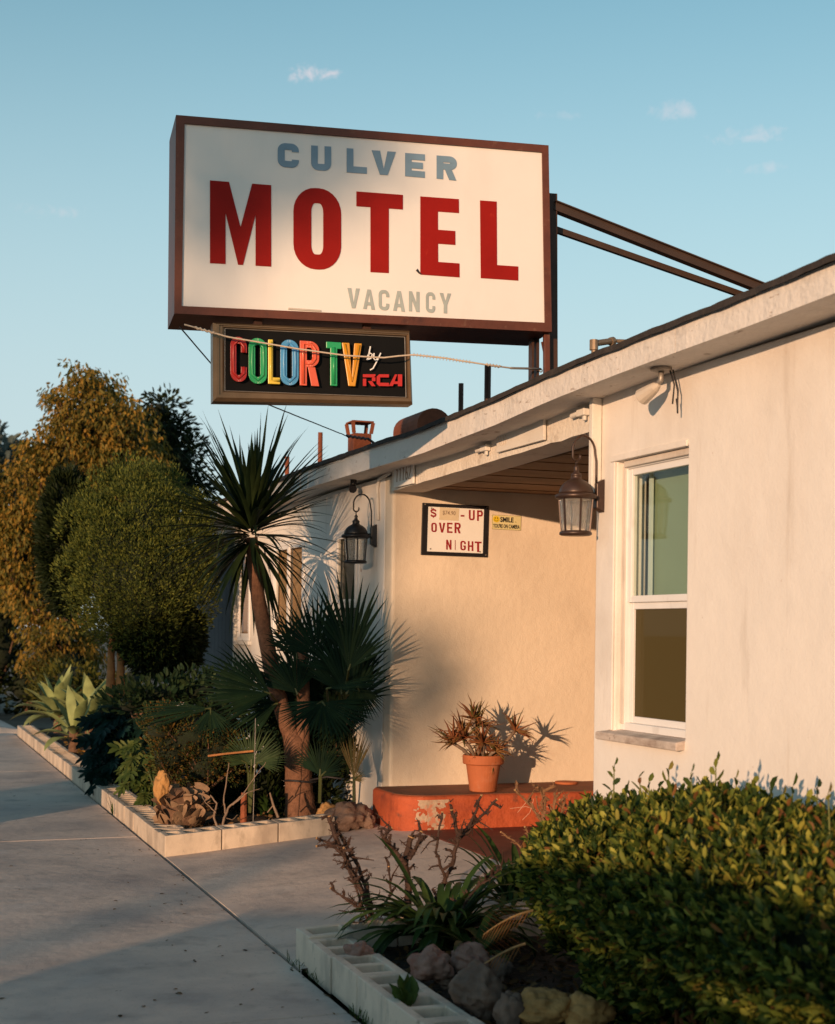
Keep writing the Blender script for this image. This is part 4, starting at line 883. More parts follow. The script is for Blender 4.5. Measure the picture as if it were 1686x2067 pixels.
m.build('peeled_patch', M('bare_plaster', (.42, .31, .22), .9, .25, 30, .5, 60, stains=(((.50, .16, .09, .8), 24, .52, .08, 1),)), bench)
m = MB()
for pts in ([(1045, 1640), (1066, 1615), (1078, 1612), (1070, 1640), (1055, 1655)], [(1030, 1632), (1062, 1628), (1082, 1634)], [(1085, 1650), (1092, 1632), (1104, 1628), (1112, 1632)]):
    m.tube([on(px, py, 'y', fy-.0005) for px, py in pts], .0016, 4)
m.build('scratch', M('pale_scratch', (.62, .40, .28), .8), bench)
m = MB(); m.tube([(4.9-.55, 8.80, bt+.004), (4.9-.55, 8.80, bt+.020)], .075, 20); tag(m.build('terracotta_saucer', terracotta, bevel=.004), 'flat terracotta saucer on the red ledge near the wall corner', 'saucer')
pc = on(975, 1597, 'z', bt+.004); pc.z = bt+.004
pot = thing('flower_pot', 'terracotta flower pot standing on the red ledge', 'flower pot', pc)
s = .105/.105
m = MB(); m.lathe(pc, [(.078, 0), (.083, .004), (.108, .168), (.124, .17), (.128, .175), (.130, .222), (.126, .228), (.116, .228), (.112, .20)], 36); m.build('pot_body', terracotta, pot, smooth=False, bevel=.003)
m = MB(); m.lathe(pc+Vector((0, 0, .195)), [(.111, 0), (.05, .012)], 20); m.build('potting_soil', soil, pot)
al = thing('aloe_plant', 'spiky reddish aloe plant growing in the terracotta pot', 'plant', pc+Vector((0, 0, .2)))
nm = NM(); st = MB()
def rosette(c, ax, n, L_, wd, spread=1.0, droop=.25):
    c = np.array(c); ax = nrm(np.array(ax, float)); th = RNG.random(n)**.6*spread*1.7; ph = RNG.random(n)*6.283
    b = nrm(np.cross(ax, [.3, .1, .9])); e = np.cross(ax, b)
    D = np.cos(th)[:, None]*ax+np.sin(th)[:, None]*(np.cos(ph)[:, None]*b+np.sin(ph)[:, None]*e)
    blades(nm, np.repeat(c[None], n, 0)+D*.01, D, L_*(.6+.5*RNG.random(n)), wd, 7, droop*(.3+1.4*RNG.random(n)), lambda t: max(.03, (1-t)**.75), thick=.28, jit=.10)
for (px, py, dy, n, L_) in ((935, 1490, -.02, 26, .17), (965, 1465, .05, 22, .15), (975, 1500, -.10, 22, .15), (915, 1500, .0, 18, .16), (955, 1450, .02, 14, .14), (1040, 1475, -.05, 17, .15), (1000, 1515, -.10, 14, .12)):
    c = on(px, py, 'y', pc.y+dy); base = Vector((pc.x+(c.x-pc.x)*.35, pc.y+dy*.4, pc.z+.2))
    st.tube([base, (base+c)/2+Vector((0, 0, .01)), c], .011, 6); rosette(c, (c-base)*.6+Vector((0, 0, .08)), int(n*1.5), L_*1.08, .022)
for k in range(12):
    a = RNG.random()*6.28; c = pc+Vector((.06*math.cos(a), .06*math.sin(a), .21)); rosette(c, (math.cos(a), math.sin(a)-.4, .4), 5, .11, .013)
nm.build('leaves', lf_aloe, al); st.build('stem', bark_pale, al, smooth=True)

# ================================================================== CONCRETE BLOCK BORDERS
def block(p0, p1, wdt, zb, h, cells, label, group, inner, mt=None):
    """hollow block from p0 to p1 along its outer face; inner = unit vector to the inside; zb(t) = bottom height at its ends"""
    p0, p1 = Vector(p0), Vector(p1); L_ = (p1-p0).length; d = (p1-p0)/L_; inn = Vector(inner)
    m = MB(); t = .030
    def pt(a, b, z): return p0+d*a+inn*b+Vector((0, 0, z+(zb[0]+(zb[1]-zb[0])*a/L_)))
    us = [0]; wc = (L_-t*(cells+1))/cells
    for c in range(cells): us += [us[-1]+t, us[-1]+t+wc]
    us.append(L_); vs = [0, t+.006, wdt-t-.006, wdt]
    vid = {}
    def v(i, j, k):
        if (i, j, k) not in vid: vid[i, j, k] = len(m.v); m.v.append(tuple(pt(us[i], vs[j], h if k else 0)))
        return vid[i, j, k]
    nu = len(us)-1; hole = lambda i, j: j == 1 and i % 2 == 1
    for i in range(nu):
        for j in range(3):
            if hole(i, j):
                fl = [pt(us[i], vs[1], h*.25), pt(us[i+1], vs[1], h*.25), pt(us[i+1], vs[2], h*.25), pt(us[i], vs[2], h*.25)]; q = m.vs(fl); m.f.append((q, q+1, q+2, q+3))
                c = [v(i, j, 1), v(i+1, j, 1), v(i+1, j+1, 1), v(i, j+1, 1)]
                for k in range(4): m.f.append((c[k], c[(k+1) % 4], q+(k+1) % 4, q+k))
                continue
            m.f.append((v(i, j, 1), v(i+1, j, 1), v(i+1, j+1, 1), v(i, j+1, 1)))
    for i in range(nu):
        m.f.append((v(i, 0, 0), v(i+1, 0, 0), v(i+1, 0, 1), v(i, 0, 1))); m.f.append((v(i+1, 3, 0), v(i, 3, 0), v(i, 3, 1), v(i+1, 3, 1)))
    for j in range(3):
        m.f.append((v(0, j+1, 0), v(0, j, 0), v(0, j, 1), v(0, j+1, 1))); m.f.append((v(nu, j, 0), v(nu, j+1, 0), v(nu, j+1, 1), v(nu, j, 1)))
    return tag(m.build('concrete_block', mt or block_mat, bevel=.005, recalc=True), label, 'concrete block', group)
def jit(): return random.uniform(-.004, .004)
y = 5.690; k = 1
while y > .6:
    y2 = y-.318; block((ex(y)+.026+jit(), y, 0), (ex(y2)+.026+jit(), y2, 0), .19, (-.02, -.02+jit()), .140, 2, f'{ORD[k]} hollow concrete block from the corner along the near bed\'s sidewalk edge', 'blocks edging the near bed', (1, 0, 0), block_pale); y = y2-.006; k += 1
for k, (a, b) in enumerate(((1.685, 2.06), (2.066, 2.45), (2.456, 2.84))):
    block((a, 5.885, 0), (b, 5.885, 0), .19, (az(a)*.55-.02, az(b)*.55-.02), .148, 2, f'{ORD[k+1]} hollow concrete block from the corner along the near bed\'s end by the apron', 'blocks edging the near bed end', (0, -1, 0), block_pale)
y = 8.755; k = 1
while y < 18.9:
    y2 = y+.392; block((ex(y), y, 0), (ex(y2)+jit(), y2, 0), .19, (-.02, -.02+jit()), .138, 3, f'{ORD[k]} pale concrete block from the corner along the far bed\'s sidewalk edge', 'blocks edging the far bed', (1, 0, 0)); y = y2+.006; k += 1
for k, (a, b) in enumerate(((ex(8.75)+.001, 2.03), (2.036, 2.37), (2.376, 2.72))):
    block((a, 8.748-.028*k, 0), (b, 8.722-.028*k, 0), .19, (az(a)*.85-.02, az(b)*.85-.02), .142, 3 if k else 3, f'{ORD[k+1]} concrete block from the corner along the far bed\'s end by the apron', 'blocks edging the far bed end', (0, 1, 0))

# ================================================================== ROCKS
def rock(c, r, mt, label, seed, name='rock', rot=0):
    m = MB(); nu, nv = 48, 30; c = Vector(c)
    for j in range(nv+1):
        ph = math.pi*j/nv
        for i in range(nu):
            a = 2*math.pi*i/nu; d = Vector((math.sin(ph)*math.cos(a), math.sin(ph)*math.sin(a), math.cos(ph)))
            v1 = mnoise.voronoi(d*1.5+Vector((seed, 2, 0)))[0]; k = .84+.34*mnoise.noise(d*1.2+Vector((seed, 0, 0)))+.30*(v1[1]-v1[0])**.6*.8+.12*mnoise.noise(d*3.6+Vector((0, seed, 0)))+.06*mnoise.noise(d*9+Vector((0, 0, seed)))+.03*mnoise.noise(d*20)
            q = Vector((d.x*r[0], d.y*r[1], d.z*r[2]))*k
            q = Vector((q.x*math.cos(rot)-q.y*math.sin(rot), q.x*math.sin(rot)+q.y*math.cos(rot), q.z)); m.v.append(tuple(c+q))
    for j in range(nv):
        for i in range(nu): m.f.append((j*nu+i, (j+1)*nu+i, (j+1)*nu+(i+1) % nu, j*nu+(i+1) % nu))
    return tag(m.build(name, mt, smooth=True), label, 'rock')
def rk(px, py, z, wpx, hpx, mt, label, seed, deep=1.0):
    c = on(px, py, 'z', z); dep = (c-CV).dot(WV); rx = wpx/2*dep/FPX; rz = hpx/2*dep/FPX
    return rock(c+Vector((0, .02, 0)), (rx, rx*deep, rz), mt, label, seed)
rk(705, 1648, .20, 95, 62, rock_mat, 'rounded brown rock at the end of the far bed beside the red ledge', 1.2)
rk(668, 1645, .17, 60, 50, rock_tan, 'yellowish stone behind the brown rock at the far bed end', 9.1)
rk(748, 1660, .17, 28, 34, rock_mat, 'small dark stone wedged between brown rock and red ledge', 19.1)
rk(876, 1950, .16, 88, 72, rock_pink, 'pinkish rock with a red hollow under the strap leaved clump', 3.3)
rk(955, 1938, .17, 85, 62, rock_pink, 'pink rock partly hidden behind the grey boulder and drooping leaves', 5.7)
rk(972, 2000, .17, 112, 108, rock_mat, 'big grey brown boulder in the near bed, largest of the front rocks', 12.4)
rk(1035, 2048, .13, 66, 90, rock_mat, 'grey stone touching the right side of the big boulder', 14.4)
rk(1090, 2035, .14, 130, 74, rock_tan, 'sunlit golden rock beneath the hedge', 7.9)
rk(1185, 2045, .13, 110, 70, rock_tan, 'golden tan rock deeper under the hedge, right of the sunlit one', 8.8)
rk(905, 1985, .10, 40, 34, rock_mat, 'small dark stone between the pinkish rock and the boulder', 21.3)
rk(1010, 1960, .13, 60, 50, rock_mat, 'brown stone half buried behind the big boulder', 23.7)
rk(728, 1925, .12, 62, 46, rock_pink, 'small rounded stone inside the corner of the near block border', 2.9)
c = on(328, 1590, 'y', 9.45); rock(c, (.055, .05, .11), rock_tan, 'upright tan stone leaning behind the dry palm stump', 4.4)

# ================================================================== NEAR BED PLANTS
def path(px, dep, jitter=0): return [atd(x, y, dep+random.uniform(-jitter, jitter)) for x, y in px]
rose = thing('rose_bush', 'bare pruned thorny rose bush beside the near block corner', 'bush', on(760, 1865, 'z', .09))
random.seed(11)
def canes(parent, items, mt, thorn=True, cut=True, name='cane'):
    for pts, r0, r1, dep in items:
        P = path(pts, dep, .03); m = MB(); Q = []
        for a, b in zip(P[:-1], P[1:]):
            for q in range(6): t = q/6; Q.append(a+(b-a)*t+Vector((mnoise.noise((a.x*7+t*3, 1, 0)), mnoise.noise((a.y*5+t*3, 2, 0)), 0))*.008)
        Q.append(P[-1]); R_ = [.80*(r0+(r1-r0)*i/(len(Q)-1))*(1+.22*mnoise.noise((i*.9, r0*99, dep))) for i in range(len(Q))]
        m.tube(Q, R_, 8)
        if thorn:
            for i in range(1, len(Q)-1):
                for _ in range(2 if r0 < .012 else 3):
                    d = Vector(rdirs(1)[0]); d.z = abs(d.z)*.5; m.tube([Q[i], Q[i]+d*(.016+R_[i]*1.1)], [.0028, .0006], 4)
            if r0 > .006:
                for i in range(3, len(Q), 5):
                    d = Vector(rdirs(1)[0]); d = (d+Vector((0, 0, .5))).normalized(); L_ = random.uniform(.05, .12); a1 = Q[i]+d*L_*.5+Vector(rdirs(1)[0])*.012; a2 = Q[i]+d*L_+Vector(rdirs(1)[0])*.02; m.tube([Q[i], a1, a2], [.0045, .0035, .002], 5)
                    for _ in range(4): b1 = a1+(a2-a1)*random.random(); m.tube([b1, b1+Vector(rdirs(1)[0])*.016], [.002, .0006], 4)
                for i in range(2, len(Q), 2 if r0 > .010 else 3):
                    d = Vector(rdirs(1)[0]); d = (d+Vector((0, 0, .6))).normalized(); L_ = random.uniform(.018, .06); q = Q[i]+d*L_; m.tube([Q[i], Q[i]+d*L_*.6, q+Vector(rdirs(1)[0])*.012], [.007, .006, .0045], 6)
                    for _ in range(3): m.tube([q, q+Vector(rdirs(1)[0])*.02], [.003, .001], 4)
        o = m.build(name, mt, parent)
        if cut: mm = MB(); e = Q[-1]; d = (Q[-1]-Q[-2]).normalized(); mm.tube([e, e+d*.004], r1*.95, 8); mm.build('cut_end', cane_cut, o)
canes(rose, [(((752, 1850), (727, 1790), (700, 1735), (678, 1690), (664, 1648)), .015, .012, 6.15), (((748, 1852), (742, 1800), (722, 1745), (690, 1690)), .013, .010, 6.2), (((742, 1858), (722, 1800), (700, 1745), (694, 1712)), .007, .005, 6.1),
             (((738, 1842), (705, 1820), (668, 1793)), .0065, .005, 6.05), (((700, 1735), (672, 1705), (640, 1692)), .009, .006, 6.15), (((690, 1710), (665, 1705), (640, 1708)), .006, .005, 6.1),
             (((822, 1850), (826, 1790), (818, 1740), (830, 1690)), .022, .016, 6.25), (((820, 1745), (795, 1715), (775, 1690), (790, 1672)), .012, .007, 6.2), (((826, 1735), (845, 1705), (850, 1680)), .012, .008, 6.2),
             (((865, 1850), (893, 1790), (915, 1740), (925, 1685), (912, 1635)), .015, .009, 6.3), (((900, 1775), (880, 1720), (893, 1640)), .008, .006, 6.2), (((922, 1690), (950, 1665), (972, 1606)), .010, .006, 6.25), (((922, 1700), (965, 1655), (1003, 1614)), .009, .006, 6.3),
             (((930, 1840), (955, 1800), (985, 1770), (1010, 1755)), .007, .004, 6.0), (((760, 1855), (790, 1800), (785, 1750)), .007, .005, 6.3), (((690, 1878), (712, 1862), (740, 1862)), .003, .002, 6.05)], cane)
yb = thing('rose_bush', 'tall twiggy bare rose canes rising behind the hedge in front of the ledge', 'bush', on(1110, 1750, 'z', .1))
canes(yb, [(((1100, 1720), (1098, 1660), (1100, 1615), (1092, 1592)), .013, .008, 6.3), (((1105, 1720), (1115, 1660), (1122, 1610)), .011, .007, 6.35), (((1098, 1665), (1075, 1630), (1040, 1595)), .007, .005, 6.3), (((1112, 1665), (1135, 1640), (1130, 1615)), .007, .004, 6.3),
           (((1075, 1760), (1062, 1720), (1040, 1700), (1012, 1680)), .006, .004, 6.2), (((1062, 1720), (1070, 1690), (1060, 1670)), .005, .004, 6.2), (((1080, 1740), (1088, 1700), (1078, 1680)), .005, .004, 6.25), (((1145, 1680), (1142, 1650), (1150, 1625)), .007, .004, 6.35)], M('tan_cane', (.20, .10, .045), .8, .4, 30, .5, 80))
def straps(name, label, base, n, L_, wd, droop=1.2, up=.75, mt=None, cat='plant', spread=1.0, seed=0, biasx=0):
    t = thing(name, label, cat, base); nm = NM(); ph = RNG.random(n)*6.283; el = np.radians(25+60*RNG.random(n)*up)
    D = np.stack([np.cos(el)*np.cos(ph)*spread+biasx, np.cos(el)*np.sin(ph)*spread, np.sin(el)], 1)
    P = np.array(base)+np.stack([np.cos(ph), np.sin(ph), 0*ph], 1)*RNG.random((n, 1))*.05
    blades(nm, P, D, L_*(.6+.5*RNG.random(n)), wd*(.75+.5*RNG.random(n)), 9, droop*(.5+.9*RNG.random(n)), lambda t: min(1, .55+t*2)*(1-max(0, (t-.55)/.45)**2.2)+.02, .16, jit=.04)
    nm.build('leaves', mt or lf_strap, t); return t
straps('strap_leaved_plant', 'dark green strap leaved clump spilling over the near block border', on(895, 1905, 'z', .09), 120, .50, .031, 1.35, .62)
straps('strap_leaved_plant', 'strap leaved clump between the bare rose bush and the hedge tip', on(1030, 1850, 'z', .09)+Vector((.08, .1, 0)), 60, .44, .032, 1.1, .8)
straps('strap_leaved_plant', 'few broad dark strap leaves over the pink rocks', on(960, 1930, 'z', .12), 16, .36, .036, 1.3, .5)
def sago(c, ax, L_, label):
    t = thing('sago_frond', label, 'palm frond', c); nm = NM(); mb = MB(); c = Vector(c); ax = Vector(ax).normalized()
    pts = [c+ax*(L_*q/12)+Vector((0, 0, -.25*L_*(q/12)**2)) for q in range(13)]; mb.tube(pts, [.005-.0003*q for q in range(13)], 6); mb.build('rachis', cane_cut, t)
    P, D = [], []; up = Vector((0, 0, 1)); sd = ax.cross(up).normalized()
    for q in np.linspace(.08, .96, 12):
        p = c+ax*(L_*q)+Vector((0, 0, -.25*L_*q*q))
        for s_ in (-1, 1): P.append(p); D.append(ax*.75+(sd*.35+up*.75-WV*.2)*s_*.95+up*.05)
    P = np.array(P); D = np.array(D); q = np.repeat(np.linspace(.08, .96, 12), 2)
    blades(nm, P, D, L_*.50*np.sin(np.pi*(.15+.8*q)), .0042, 4, .10, lambda t: 1-t**3+.05, .2); nm.build('leaflets', lf_sago, t)
def sago2(p, q, label): a = atd(*p); b = atd(*q); sago(a, b-a+Vector((0, 0, .13*(b-a).length)), (b-a).length, label)
sago2((1075, 1838, 5.25), (978, 1872, 5.15), 'orange sunlit feathery frond poking out left of the hedge, upper one')
sago2((1060, 1905, 5.0), (952, 1952, 4.9), 'orange sunlit feathery frond above the pink rock, lower one')
for px, py, n, L_, lab in ((818, 2028, 14, .10, 'small green weed sprouting from a hollow block'), (1100, 1940, 0, 0, '')):
    if not n: continue
    c = on(px, py, 'z', .10); t = thing('weed', lab, 'weed', c); nm = NM(); ph = RNG.random(n)*6.28; D = np.stack([.5*np.cos(ph), .5*np.sin(ph), .6+.5*RNG.random(n)], 1); leaves(nm, np.array(c)+RNG.normal(size=(n, 3))*.012, D, L_*(.6+.5*RNG.random(n)), .035); nm.build('leaves', lf_weed, t)
nm = NM(); n = 420; yy = RNG.uniform(2.0, 5.9, n); xx = np.array([ex(q) for q in yy])+RNG.uniform(-.012, .022, n); keep = np.array([mnoise.noise((float(q)*2.2, 0, 3)) > -.05 for q in yy]); xx, yy = xx[keep], yy[keep]; n = len(xx)
D = np.stack([RNG.normal(size=n)*.4, RNG.normal(size=n)*.4, np.ones(n)], 1); blades(nm, np.stack([xx, yy, np.full(n, -.01)], 1), D, .015+.05*RNG.random(n)**2, .004, 4, .7, None, .1)
tag(nm.build('joint_grass', lf_weed), 'tiny grass growing in the joint along the near block border', 'grass', None, 'stuff')

for nm_, y0, y1, lab, n in (('mulch', 1.5, 5.7, 'dark bark mulch and dead leaves covering the near bed', 2600), ('mulch', 8.95, 14, 'brown leaf mulch covering the far bed', 2200)):
    nm = NM(); yy = RNG.uniform(y0, y1, n); xx = np.array([ex(q) for q in yy])+.22+RNG.random(n)*1.2
    zz = np.array([(.07 if y1 < 7 else .09)+.03*mnoise.noise((a*2.1, b*2.1, 0))+.02*mnoise.noise((a*9, b*9, 2)) for a, b in zip(xx, yy)])+.006
    leaves(nm, np.stack([xx, yy, zz], 1), rdirs(n)*np.array([1, 1, .35]), .02+.045*RNG.random(n)**2, .010+.018*RNG.random(n)); tag(nm.build(nm_, LEAF('mulch_bits', ((.03, .018, .01), (.09, .05, .022), (.20, .11, .045), (.05, .035, .02)), .8, .05)), lab, 'mulch', None, 'stuff')
n = 150; nm = NM(); yy = 4.6+9*RNG.random(n)**1.5; xx = np.array([ex(q) for q in yy])-.03-1.5*RNG.random(n)**2.2
leaves(nm, np.stack([xx, yy, np.full(n, .003)], 1), rdirs(n)*np.array([1, 1, .05]), .012+.030*RNG.random(n)**3, .008+.010*RNG.random(n)**2, np.tile([0, 0, 1.], (n, 1)), .1, .05)
tag(nm.build('pavement_litter', LEAF('dry_bits', ((.05, .03, .015), (.14, .08, .03), (.03, .025, .02)), .8, .05)), 'scattered dry leaf bits and specks lying on the sidewalk', 'leaf litter', None, 'stuff')
# ------------------------------------------------------------------ hedge
hedge = thing('hedge', 'big clipped leafy green hedge in front of the sunlit stucco wall', 'hedge', (2.65, 3.4, .07))
def superpt(c, r, e, d):
    d = np.asarray(d); k = (np.abs(d[:, 0]/r[0])**e+np.abs(d[:, 1]/r[1])**e+np.abs(d[:, 2]/r[2])**e)**(-1/e); return np.array(c)+d*k[:, None]
def lump(P, sc, amp, seed): return np.array([amp*mnoise.noise((p[0]*sc+seed, p[1]*sc, p[2]*sc)) for p in P])
def shoots(nm, P, Nn, nl, L_, wd, st=None, spread=.85):
    """leaf whorls at shoot tips"""
    n = len(P)
    for k in range(nl):
        ph = 2.4*k+RNG.random(n)*6.28; tilt = spread*(.35+.65*(k/nl))*(.8+.4*RNG.random(n)); b = nrm(np.cross(Nn, rdirs(n))); e = np.cross(Nn, b)
        D = np.cos(tilt)[:, None]*Nn+np.sin(tilt)[:, None]*(np.cos(ph)[:, None]*b+np.sin(ph)[:, None]*e)
        leaves(nm, P-Nn*(.010*k)*RNG.random((n, 1)), D, L_*(.45+.85*RNG.random(n)), wd*(.75+.5*RNG.random(n)), Nn+rdirs(n)*.4, .15, .15, .62)
HB = (((2.66, 3.20, .50), (.56, 2.16, .33), 2.25, 9000), ((2.60, 3.10, .25), (.37, 1.95, .24), 3, 2500))
nm = NM(); core = MB()
for c, r, e, n in HB:
    d = rdirs(n*2); d = d*np.array([r[0], r[1], r[2]]); d = nrm(d); P = superpt(c, r, e, d)
    k = (P[:, 0]-c[0] < .42) & (P[:, 1] > 1.6); P, d = P[k], d[k]
    G_ = nrm(np.sign(P-np.array(c))*np.abs((P-np.array(c))/np.array(r))**(e-1)/np.array(r))
    P = P+G_*(lump(P, 3.2, .07, 3)+lump(P, 11, .05, 9))[:, None]+rdirs(len(P))*.012
    if c[2] < .4: kk = np.array([mnoise.noise((p[0]*4, p[1]*4, p[2]*5+20)) for p in P]) > -.12; P, G_ = P[kk], G_[kk]
    shoots(nm, P-G_*(.085*RNG.random((len(P), 1))**1.3), nrm(G_+np.array([0, 0, .6])+rdirs(len(P))*.4), 8, .038 if c[2] > .4 else .048, .0155 if c[2] > .4 else .019)
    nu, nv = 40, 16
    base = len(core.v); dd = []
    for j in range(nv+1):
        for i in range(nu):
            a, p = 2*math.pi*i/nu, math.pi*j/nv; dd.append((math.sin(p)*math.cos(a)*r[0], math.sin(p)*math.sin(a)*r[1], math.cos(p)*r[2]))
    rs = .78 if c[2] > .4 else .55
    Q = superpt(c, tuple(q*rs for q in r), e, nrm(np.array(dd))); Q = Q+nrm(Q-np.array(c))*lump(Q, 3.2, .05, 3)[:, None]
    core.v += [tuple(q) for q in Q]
    for j in range(nv):
        for i in range(nu): core.f.append((base+j*nu+i, base+(j+1)*nu+i, base+(j+1)*nu+(i+1) % nu, base+j*nu+(i+1) % nu))
# tall emergent shoots along the top
st = MB(); PP, DD = [], []
for px, top in ((1240, 1545), (1290, 1570), (1310, 1578), (1350, 1555), (1395, 1560), (1445, 1536), (1485, 1572), (1520, 1585), (1555, 1590), (1600, 1588), (1650, 1590), (1672, 1600), (1210, 1620), (1265, 1590), (1330, 1590), (1420, 1580), (1170, 1650), (1580, 1605), (1630, 1612)):
    tpt = on(px, top, 'x', 2.55+random.uniform(-.15, .25)); bpt = tpt+Vector((random.uniform(-.03, .03), random.uniform(-.03, .03), -.24)); st.tube([bpt, (bpt+tpt)/2+Vector((.008, 0, 0)), tpt], [.0035, .003, .002], 5)
    for q in range(9): PP.append(bpt+(tpt-bpt)*(.25+.75*q/8)); a = 2.4*q; DD.append((math.cos(a), math.sin(a), .7+.5*q/8))
leaves(nm, np.array(PP), np.array(DD), .044*(.7+.5*RNG.random(len(PP))), .020, None, .15, .2, .6)
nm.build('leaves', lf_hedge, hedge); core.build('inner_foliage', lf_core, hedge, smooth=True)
st.build('shoot_stems', M('shoot_stem', (.12, .13, .03), .7), hedge); twm = M('orange_twig', (.26, .11, .045), .85, .3, 20)
for k in range(34):
    y = random.uniform(2.6, 4.5); x = random.uniform(2.38, 2.62); p = Vector((x, y, .06)); q = Vector((x-random.uniform(.0, .20), y+random.uniform(-.2, .2), random.uniform(.25, .42)))
    m = MB(); m.tube([p, (p+q)/2+Vector((random.uniform(-.04, .04), random.uniform(-.04, .04), .03)), q], [.008, .006, .003], 6); m.build('twig', twm, hedge)

# ================================================================== FAR BED PLANTS
def tpath(pts, k=6, wob=.012):
    Q = []
    for a, b in zip(pts[:-1], pts[1:]):
        for q in range(k): t = q/k; p = a+(b-a)*t; Q.append(p+Vector((mnoise.noise(p*4), mnoise.noise(p*4+Vector((5, 5, 5))), 0))*wob)
    return Q+[pts[-1]]
DC = 9.95
crd = thing('cordyline_tree', 'spiky cordyline tree with a leaning trunk in front of the shaded wall', 'tree', on(607, 1640, 'z', .09))
P = [atd(x, y, DC) for x, y in ((607, 1668), (606, 1620), (604, 1560), (600, 1505), (584, 1470), (565, 1420), (548, 1350), (532, 1270), (520, 1190), (512, 1120), (508, 1085))]
R_ = np.interp(np.arange(61), [0, 10, 18, 22, 40, 60], [.110, .092, .088, .062, .052, .042]); m = MB(); Q = tpath(P); m.tube(Q, [float(R_[i])*(1+.05*mnoise.noise((i*.8, 0, 0))) for i in range(len(Q))], 14, wob=.035); m.build('trunk', bark_cord, crd, smooth=True)
P2 = [atd(x, y, DC-.01) for x, y in ((606, 1530), (612, 1490), (612, 1420), (609, 1350), (608, 1272))]; Q = tpath(P2, 6, .006); m = MB(); m.tube(Q, [.06-.014*min(1, i/8)-.002*(i/len(Q))+.003*mnoise.noise((i*.9, 3, 0)) for i in range(len(Q))], 12, wob=.04); o = m.build('sawn_branch', bark_cord, crd, smooth=True)
nm = NM(); H = np.array(atd(506, 1088, DC)); n = 235
u = RNG.random(n); el = np.where(u < .48, RNG.uniform(.35, 1.35, n), np.where(u < .78, RNG.uniform(-.1, .5, n), RNG.uniform(-1.15, -.1, n))); ph = RNG.random(n)*6.283
D = np.stack([np.cos(el)*np.cos(ph), np.cos(el)*np.sin(ph), np.sin(el)], 1)+np.array([-.10, 0, .05])
L_ = np.where(el > .35, .76, np.where(el > -.1, .76, .64))*(.68+.40*RNG.random(n))
P = H[None]+np.stack([np.cos(ph)*.035, np.sin(ph)*.035, np.clip(el, -.8, 1)*.10+.03], 1)
cprof = lambda t: min(1, .50+t*2.2)*(1-max(0, (t-.35)/.65)**1.6)+.015
blades(nm, P, D, L_, .034*(.7+.5*RNG.random(n)), 9, np.where(el > .35, .10+.45*RNG.random(n)**2, .25+.4*RNG.random(n)), cprof, .2, jit=.025)
n = 22; ph = RNG.random(n)*6.28; D = np.stack([np.cos(ph), np.sin(ph), RNG.uniform(-.4, .5, n)], 1); blades(nm, np.repeat(H[None], n, 0), D, .55+.25*RNG.random(n), .011, 10, .7+.8*RNG.random(n), cprof, .1, jit=.07)
nm.build('leaves', lf_cord, crd)
c = [atd(607, 1575, DC)+Vector((.105*math.cos(a), .105*math.sin(a), .006*math.sin(a*2))) for a in np.linspace(0, 6.28, 24)]
m = MB(); m.tube(c, .008, 6); m.tube([atd(625, 1575, DC-.08), atd(660, 1568, DC-.1), atd(690, 1572, DC-.15)], .007, 6); tag(m.build('hose_loop', black_wire, smooth=True), 'black hose looped around the base of the leaning tree trunk', 'hose')

def fanpalm(name, label, crown, items, mt, seed, cat='palm'):
    t = thing(name, label, cat, crown); crown = Vector(crown); pet = MB()
    for it in items:
        (hx, hy, hd), (tx, ty, td), rad, half, face, mat_ = it
        h = atd(hx, hy, hd); tip = atd(tx, ty, td); ax = (tip-h).normalized(); nm = NM()
        nrmv = (-WV*face[0]+Vector((0, 0, 1))*face[1]+RV*face[2]).normalized()
        fan(nm, h, ax, nrmv, (tip-h).length if rad is None else rad, math.radians(half), nseg=max(14, int(half*.42)), fuse=.52, droop=.18)
        nm.build('frond', mat_ or mt, t)
        mid = (crown+h)/2+Vector((0, 0, .10)); pet.tube([crown, mid, h, h+ax*.04], [.012, .009, .007, .004], 6)
    pet.build('petioles', M('petiole', (.06, .07, .02), .5, .3, 9), t); return t
d0 = 9.35
items = [((706, 1330, d0), (690, 1150, d0+.05), None, 34, (1, .05, .1), None), ((704, 1352, d0-.18), (744, 1230, d0-.25), None, 38, (1, .1, -.15), None), ((640, 1320, d0+.25), (612, 1195, d0+.3), None, 68, (1, .1, .1), None),
         ((545, 1400, d0+.35), (395, 1345, d0+.2), None, 50, (.8, .5, 0), None), ((652, 1418, d0-.25), (700, 1490, d0-.55), None, 76, (.55, .8, 0), None), ((650, 1416, d0-.22), (560, 1465, d0-.4), None, 46, (.5, .9, 0), None),
         ((660, 1390, d0-.1), (786, 1362, d0-.4), None, 22, (.45, .9, 0), None), ((425, 1430, d0+.5), (250, 1440, d0+.35), None, 17, (.75, .65, 0), None), ((425, 1432, d0+.5), (430, 1500, d0+.35), None, 50, (.8, .5, 0), None),
         ((722, 1385, d0-.1), (745, 1460, d0-.2), None, 50, (.9, .3, 0), None), ((690, 1360, d0+.2), (650, 1250, d0+.35), None, 60, (1, .1, .3), None), ((600, 1400, d0+.45), (560, 1290, d0+.6), None, 55, (1, .2, .2), None),
         ((560, 1420, d0+.5), (440, 1450, d0+.4), None, 45, (.7, .6, 0), None), ((700, 1400, d0+.1), (745, 1330, d0+.1), None, 65, (1, .2, -.2), None), ((500, 1410, d0+.6), (430, 1330, d0+.7), None, 50, (1, .3, 0), None),
         ((690, 1440, d0), (640, 1500, d0-.1), None, 55, (.8, .5, 0), None)]
